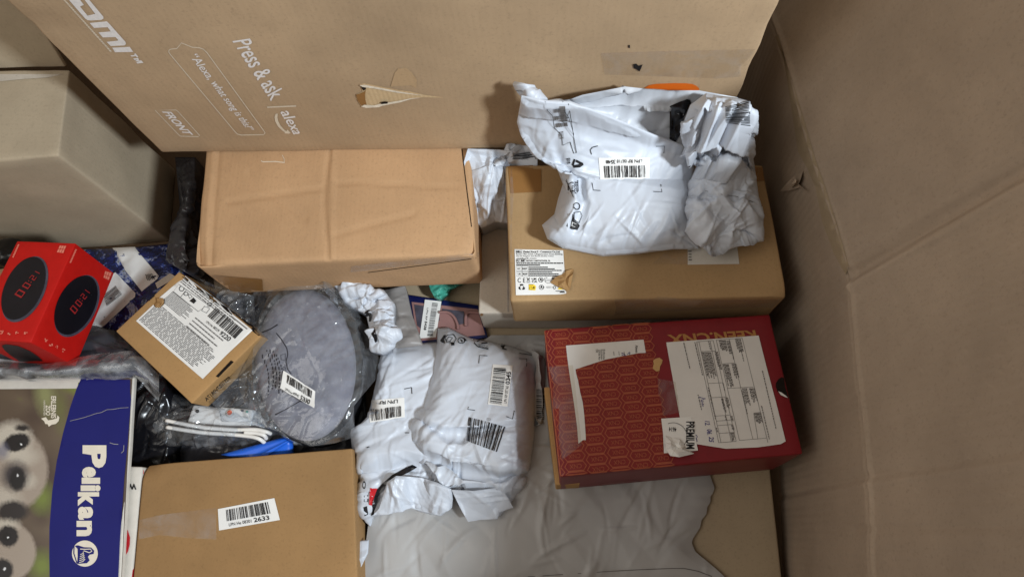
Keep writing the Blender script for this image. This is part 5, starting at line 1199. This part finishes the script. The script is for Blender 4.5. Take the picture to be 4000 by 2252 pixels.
sc_.line([(912, 255), (860, 258), (800, 268), (760, 270), (720, 290), (680, 298), (640, 312), (600, 325), (560, 335), (500, 350)], 3); sc_.line([(780, 503), (810, 512), (840, 514)], 4); sc_.line([(880, 520), (878, 560), (862, 575)], 4); sc_.line([(615, 58), (640, 54), (665, 56)], 4); sc_.line([(840, 40), (900, 42), (935, 52)], 5)
sc_.build('scuff', av, 'lightink', bp_, .002)

# ================================================================== red clock box, tipped on its edge
pB, pE, pA, pC = R2((690, 115), (280, 1020), (155, 95), (1045, 390))
def ortho_solve(B, E, A, C, zB):
    b = U(B[0], B[1], zB); rs = [ray(*p) for p in (E, A, C)]; tl = [np.linalg.norm(b - CO)] * 3; x = np.array(tl) * np.array([.98, 1.06, 1.08])
    def g(x):
        e, a, c = [CO + r * k for r, k in zip(rs, x)]; return np.array([(e - b) @ (a - b), (e - b) @ (c - b), (a - b) @ (c - b)])
    for _ in range(60):
        f = g(x); J = np.zeros((3, 3))
        for i in range(3): d = x.copy(); d[i] += 1e-5; J[:, i] = (g(d) - f) / 1e-5
        x = x - .6 * np.linalg.lstsq(J, f, rcond=None)[0]
    return b, [CO + r * k for r, k in zip(rs, x)], np.abs(g(x)).max()
best = None
b_, (e_, a_, c_), err = ortho_solve(pB, pE, pA, pC, .19)
print('CLOCK', err, b_, e_, a_, c_, np.linalg.norm(e_ - b_), np.linalg.norm(a_ - b_), np.linalg.norm(c_ - b_))
f_ = a_ + e_ - b_; dd_ = c_ + e_ - b_; g_ = a_ + c_ - b_; h_ = g_ + e_ - b_
C8 = [a_, b_, e_, f_, g_, c_, dd_, h_]
t = thing('clock_box', 'red glossy box tipped on its edge showing round black clocks with red digits', 'box', (np.mean(C8, axis=0)[0], np.mean(C8, axis=0)[1], min(p[2] for p in C8)))
rb_ = carton('body', C8, 'red', t, .0015, (10, 14, 10), .0004, 20)
rv = bvh_of(rb_)
def ellp(c, ax, n=40): return [(c[0] + ax[0][0] * math.cos(2 * math.pi * i / n) + ax[1][0] * math.sin(2 * math.pi * i / n), c[1] + ax[0][1] * math.cos(2 * math.pi * i / n) + ax[1][1] * math.sin(2 * math.pi * i / n)) for i in range(n)]
for c, ax_, dig in (((275, 585), ((205, -318), (150, 165)), (175, 640, 430, 405)), ((835, 765), ((160, -325), (190, 90)), (760, 810, 960, 600))):
    outer = polypatch('clock_picture', rv, R14(*ellp(c, ax_)), 'clockrim', t, .0007, 14)
    polypatch('clock_face', rv, R14(*ellp((c[0] - 14, c[1] - 10), tuple((x * .955, y * .955) for x, y in ax_))), 'clock', outer, .0011, 14)
def seg(pr, x0, y0, x1, y1, pat_):
    w = .16
    R_ = {'a': (x0, y0, x1, y0 + (y1 - y0) * w * .7), 'd': (x0, y1 - (y1 - y0) * w * .7, x1, y1), 'g': (x0, y0 + (y1 - y0) * .45, x1, y0 + (y1 - y0) * .55), 'f': (x0, y0, x0 + (x1 - x0) * w * 1.4, y0 + (y1 - y0) * .5), 'b': (x1 - (x1 - x0) * w * 1.4, y0, x1, y0 + (y1 - y0) * .5), 'e': (x0, y0 + (y1 - y0) * .5, x0 + (x1 - x0) * w * 1.4, y1), 'c': (x1 - (x1 - x0) * w * 1.4, y0 + (y1 - y0) * .5, x1, y1)}
    for k in pat_: pr.rect(*R_[k])
for q_ in (R14((165, 645), (390, 395), (440, 420), (240, 685)), R14((748, 795), (915, 590), (965, 625), (805, 855))):
    dg_ = Print(q_)
    for x0, pt_ in ((0, 'abcdef'), (.27, 'abcdef'), (.62, 'abged'), (.86, 'bc')): seg(dg_, x0, 0, x0 + .17, 1, pt_)
    dg_.rect(.50, .2, .54, .35); dg_.rect(.50, .65, .54, .8); dg_.build('digits', rv, 'reddigit', t, .0018)
polypatch('clock_picture', rv, R14((20, 1190), (70, 1175), (200, 1195), (330, 1250), (420, 1310), (470, 1360), (220, 1365), (120, 1300), (50, 1240)), 'clock', t, .0008, 0)
pm = Print([(0, 0), (1, 0), (1, 1), (0, 1)]); pm.H = lambda u, v: R14((u, v))[0]
for (x, y), s_ in (((25, 1055), 1), ((95, 1065), 2), ((185, 1060), 3), ((285, 1065), 4), ((485, 1130), 5), ((550, 1180), 6), ((620, 1210), 7), ((690, 1240), 8)):
    r_ = random.Random(s_)
    for k_ in range(4): x0, y0 = x + r_.uniform(-22, 14), y + r_.uniform(-22, 14); pm.rect(x0, y0, x0 + r_.uniform(6, 20), y0 + r_.uniform(6, 20))
for q_ in (R14((655, 110), (730, 115), (695, 200), (620, 190)), R14((1140, 385), (1215, 405), (1180, 490), (1120, 460))):
    h2 = homog(q_)
    for k_ in range(3):
        for j_ in range(2):
            u0, v0 = k_ / 3, j_ / 2; pm.V += [pm.H.__call__(0, 0)] * 0; n0 = len(pm.V); pm.V += [h2(u0, v0), h2(u0 + .28, v0), h2(u0 + .28, v0 + .42), h2(u0, v0 + .42)]; pm.F.append((n0, n0 + 1, n0 + 2, n0 + 3))
for a, b in (((205, 100), (140, 245)), ((820, 150), (755, 300))):
    for k_ in range(9):
        x = a[0] + (b[0] - a[0]) * k_ / 9; y = a[1] + (b[1] - a[1]) * k_ / 9; pm.poly([(x - 6, y - 4), (x + 12, y), (x + 6, y + 12), (x - 10, y + 9)])
pm.build('pale_print', rv, 'palered', t, .0009)

# ================================================================== blue swirl bag with blank label sheets
t = thing('swirl_bag', 'bag with dark blue painterly print and white labels, behind the red clock box', 'bag', (-.74, .42, 0))
Pw_ = sheet(F0((190, 628), (330, 622), (430, 612)), F0((160, 925), (330, 900), (420, 880)), F0((190, 628), (150, 780), (160, 925)), F0((430, 612), (470, 690), (420, 880)), lambda u, v: .03 + .03 * (np.sin(3.14 * u) * np.sin(3.14 * v)) ** .5, 70, 70, .02, .004, 71, .01)
sw_ = film('film', Pw_, 'painterly', t, .004)
swv = bvh_of(sw_)
s1 = polypatch('label_sheet', swv, R2((1030, 165), (1235, 155), (1455, 415), (1440, 445), (1300, 558), (1150, 370)), 'white', t, .0014, 14)
bx = Print(R2((1390, 395), (1420, 450), (1350, 470), (1325, 410))); bx.para(0, 0, 1, 1, 5, 3, .5, .1); bx.build('small_print', swv, 'ink', s1, .0024)
s2 = polypatch('label_sheet', swv, R2((820, 520), (1060, 385), (1245, 575), (1240, 610), (960, 870), (800, 960), (780, 700)), 'white', t, .0014, 14)
bq = Print(R2((955, 600), (1065, 505), (1120, 590), (985, 700))); 
for k_ in range(12): bq.rect(0, k_ / 12, 1, k_ / 12 + random.Random(k_).uniform(.02, .055), 1, 1)
bq.build('barcode', swv, 'greyink', s2, .0024)
t = thing('grey_label_slip', 'small pale grey slip beside the back corner of the small kraft box', 'slip', (-.66, .42, .06))
Pw_ = sheet(R2((1420, 480), (1555, 390), (1590, 410)), R2((1440, 530), (1560, 460), (1640, 440)), R2((1420, 480), (1440, 530)), R2((1590, 410), (1640, 440)), lambda u, v: .07 + 0 * u, 14, 8, .01, .001, 72, .05)
film('film', Pw_, 'whitebox', t, None)
t = thing('hazy_bag', 'hazy translucent plastic bag between the red box and the animal printed box', 'bag', (-.8, .28, .1))
Pw_ = sheet(F0((-60, 895), (120, 915), (230, 890), (330, 880), (400, 935)), F0((-60, 958), (120, 955), (345, 950), (400, 1010)), F0((-60, 895), (-60, 958)), F0((400, 935), (400, 1010)), lambda u, v: .118 + .03 * np.sin(3.14 * v) - .03 * np.clip(u - .7, 0, 1), 90, 40, .012, .005, 73, .08, creases=.25, stretch=3)
film('film', Pw_, 'clearhazy', t, None)
t = thing('dull_bag', 'dull grey plastic bag filling the gap under the red box and the small kraft box', 'bag', (-.78, .33, 0))
Pw_ = sheet(F0((-60, 780), (180, 800), (330, 850)), F0((-60, 960), (180, 960), (400, 1000)), F0((-60, 780), (-60, 960)), F0((330, 850), (400, 1000)), lambda u, v: .05 + .04 * np.sin(3.14 * v), 80, 50, .07, .006, 74, .01)
film('film', Pw_, 'darkgrey', t, .004)
t = thing('kraft_packet', 'pale kraft packet edge showing behind the red box', 'packet', (-.95, .45, 0))
T = top_from_px(F0((-90, 640), (30, 655), (22, 760), (-90, 760)), .09); carton('body', extrude_down(T, 0), 'torn', t, .003, (6, 6, 4), .001, 9)
t = thing('black_packet', 'black plastic packet behind the top edge of the red box', 'packet', (-.9, .5, 0))
Pw_ = sheet(F0((-60, 625), (30, 610), (130, 607)), F0((-60, 690), (40, 670), (120, 660)), F0((-60, 625), (-60, 690)), F0((130, 607), (120, 660)), lambda u, v: .09 + .02 * np.sin(3.14 * v), 40, 24, .05, .004, 75, .02)
film('film', Pw_, 'black', t, .02)
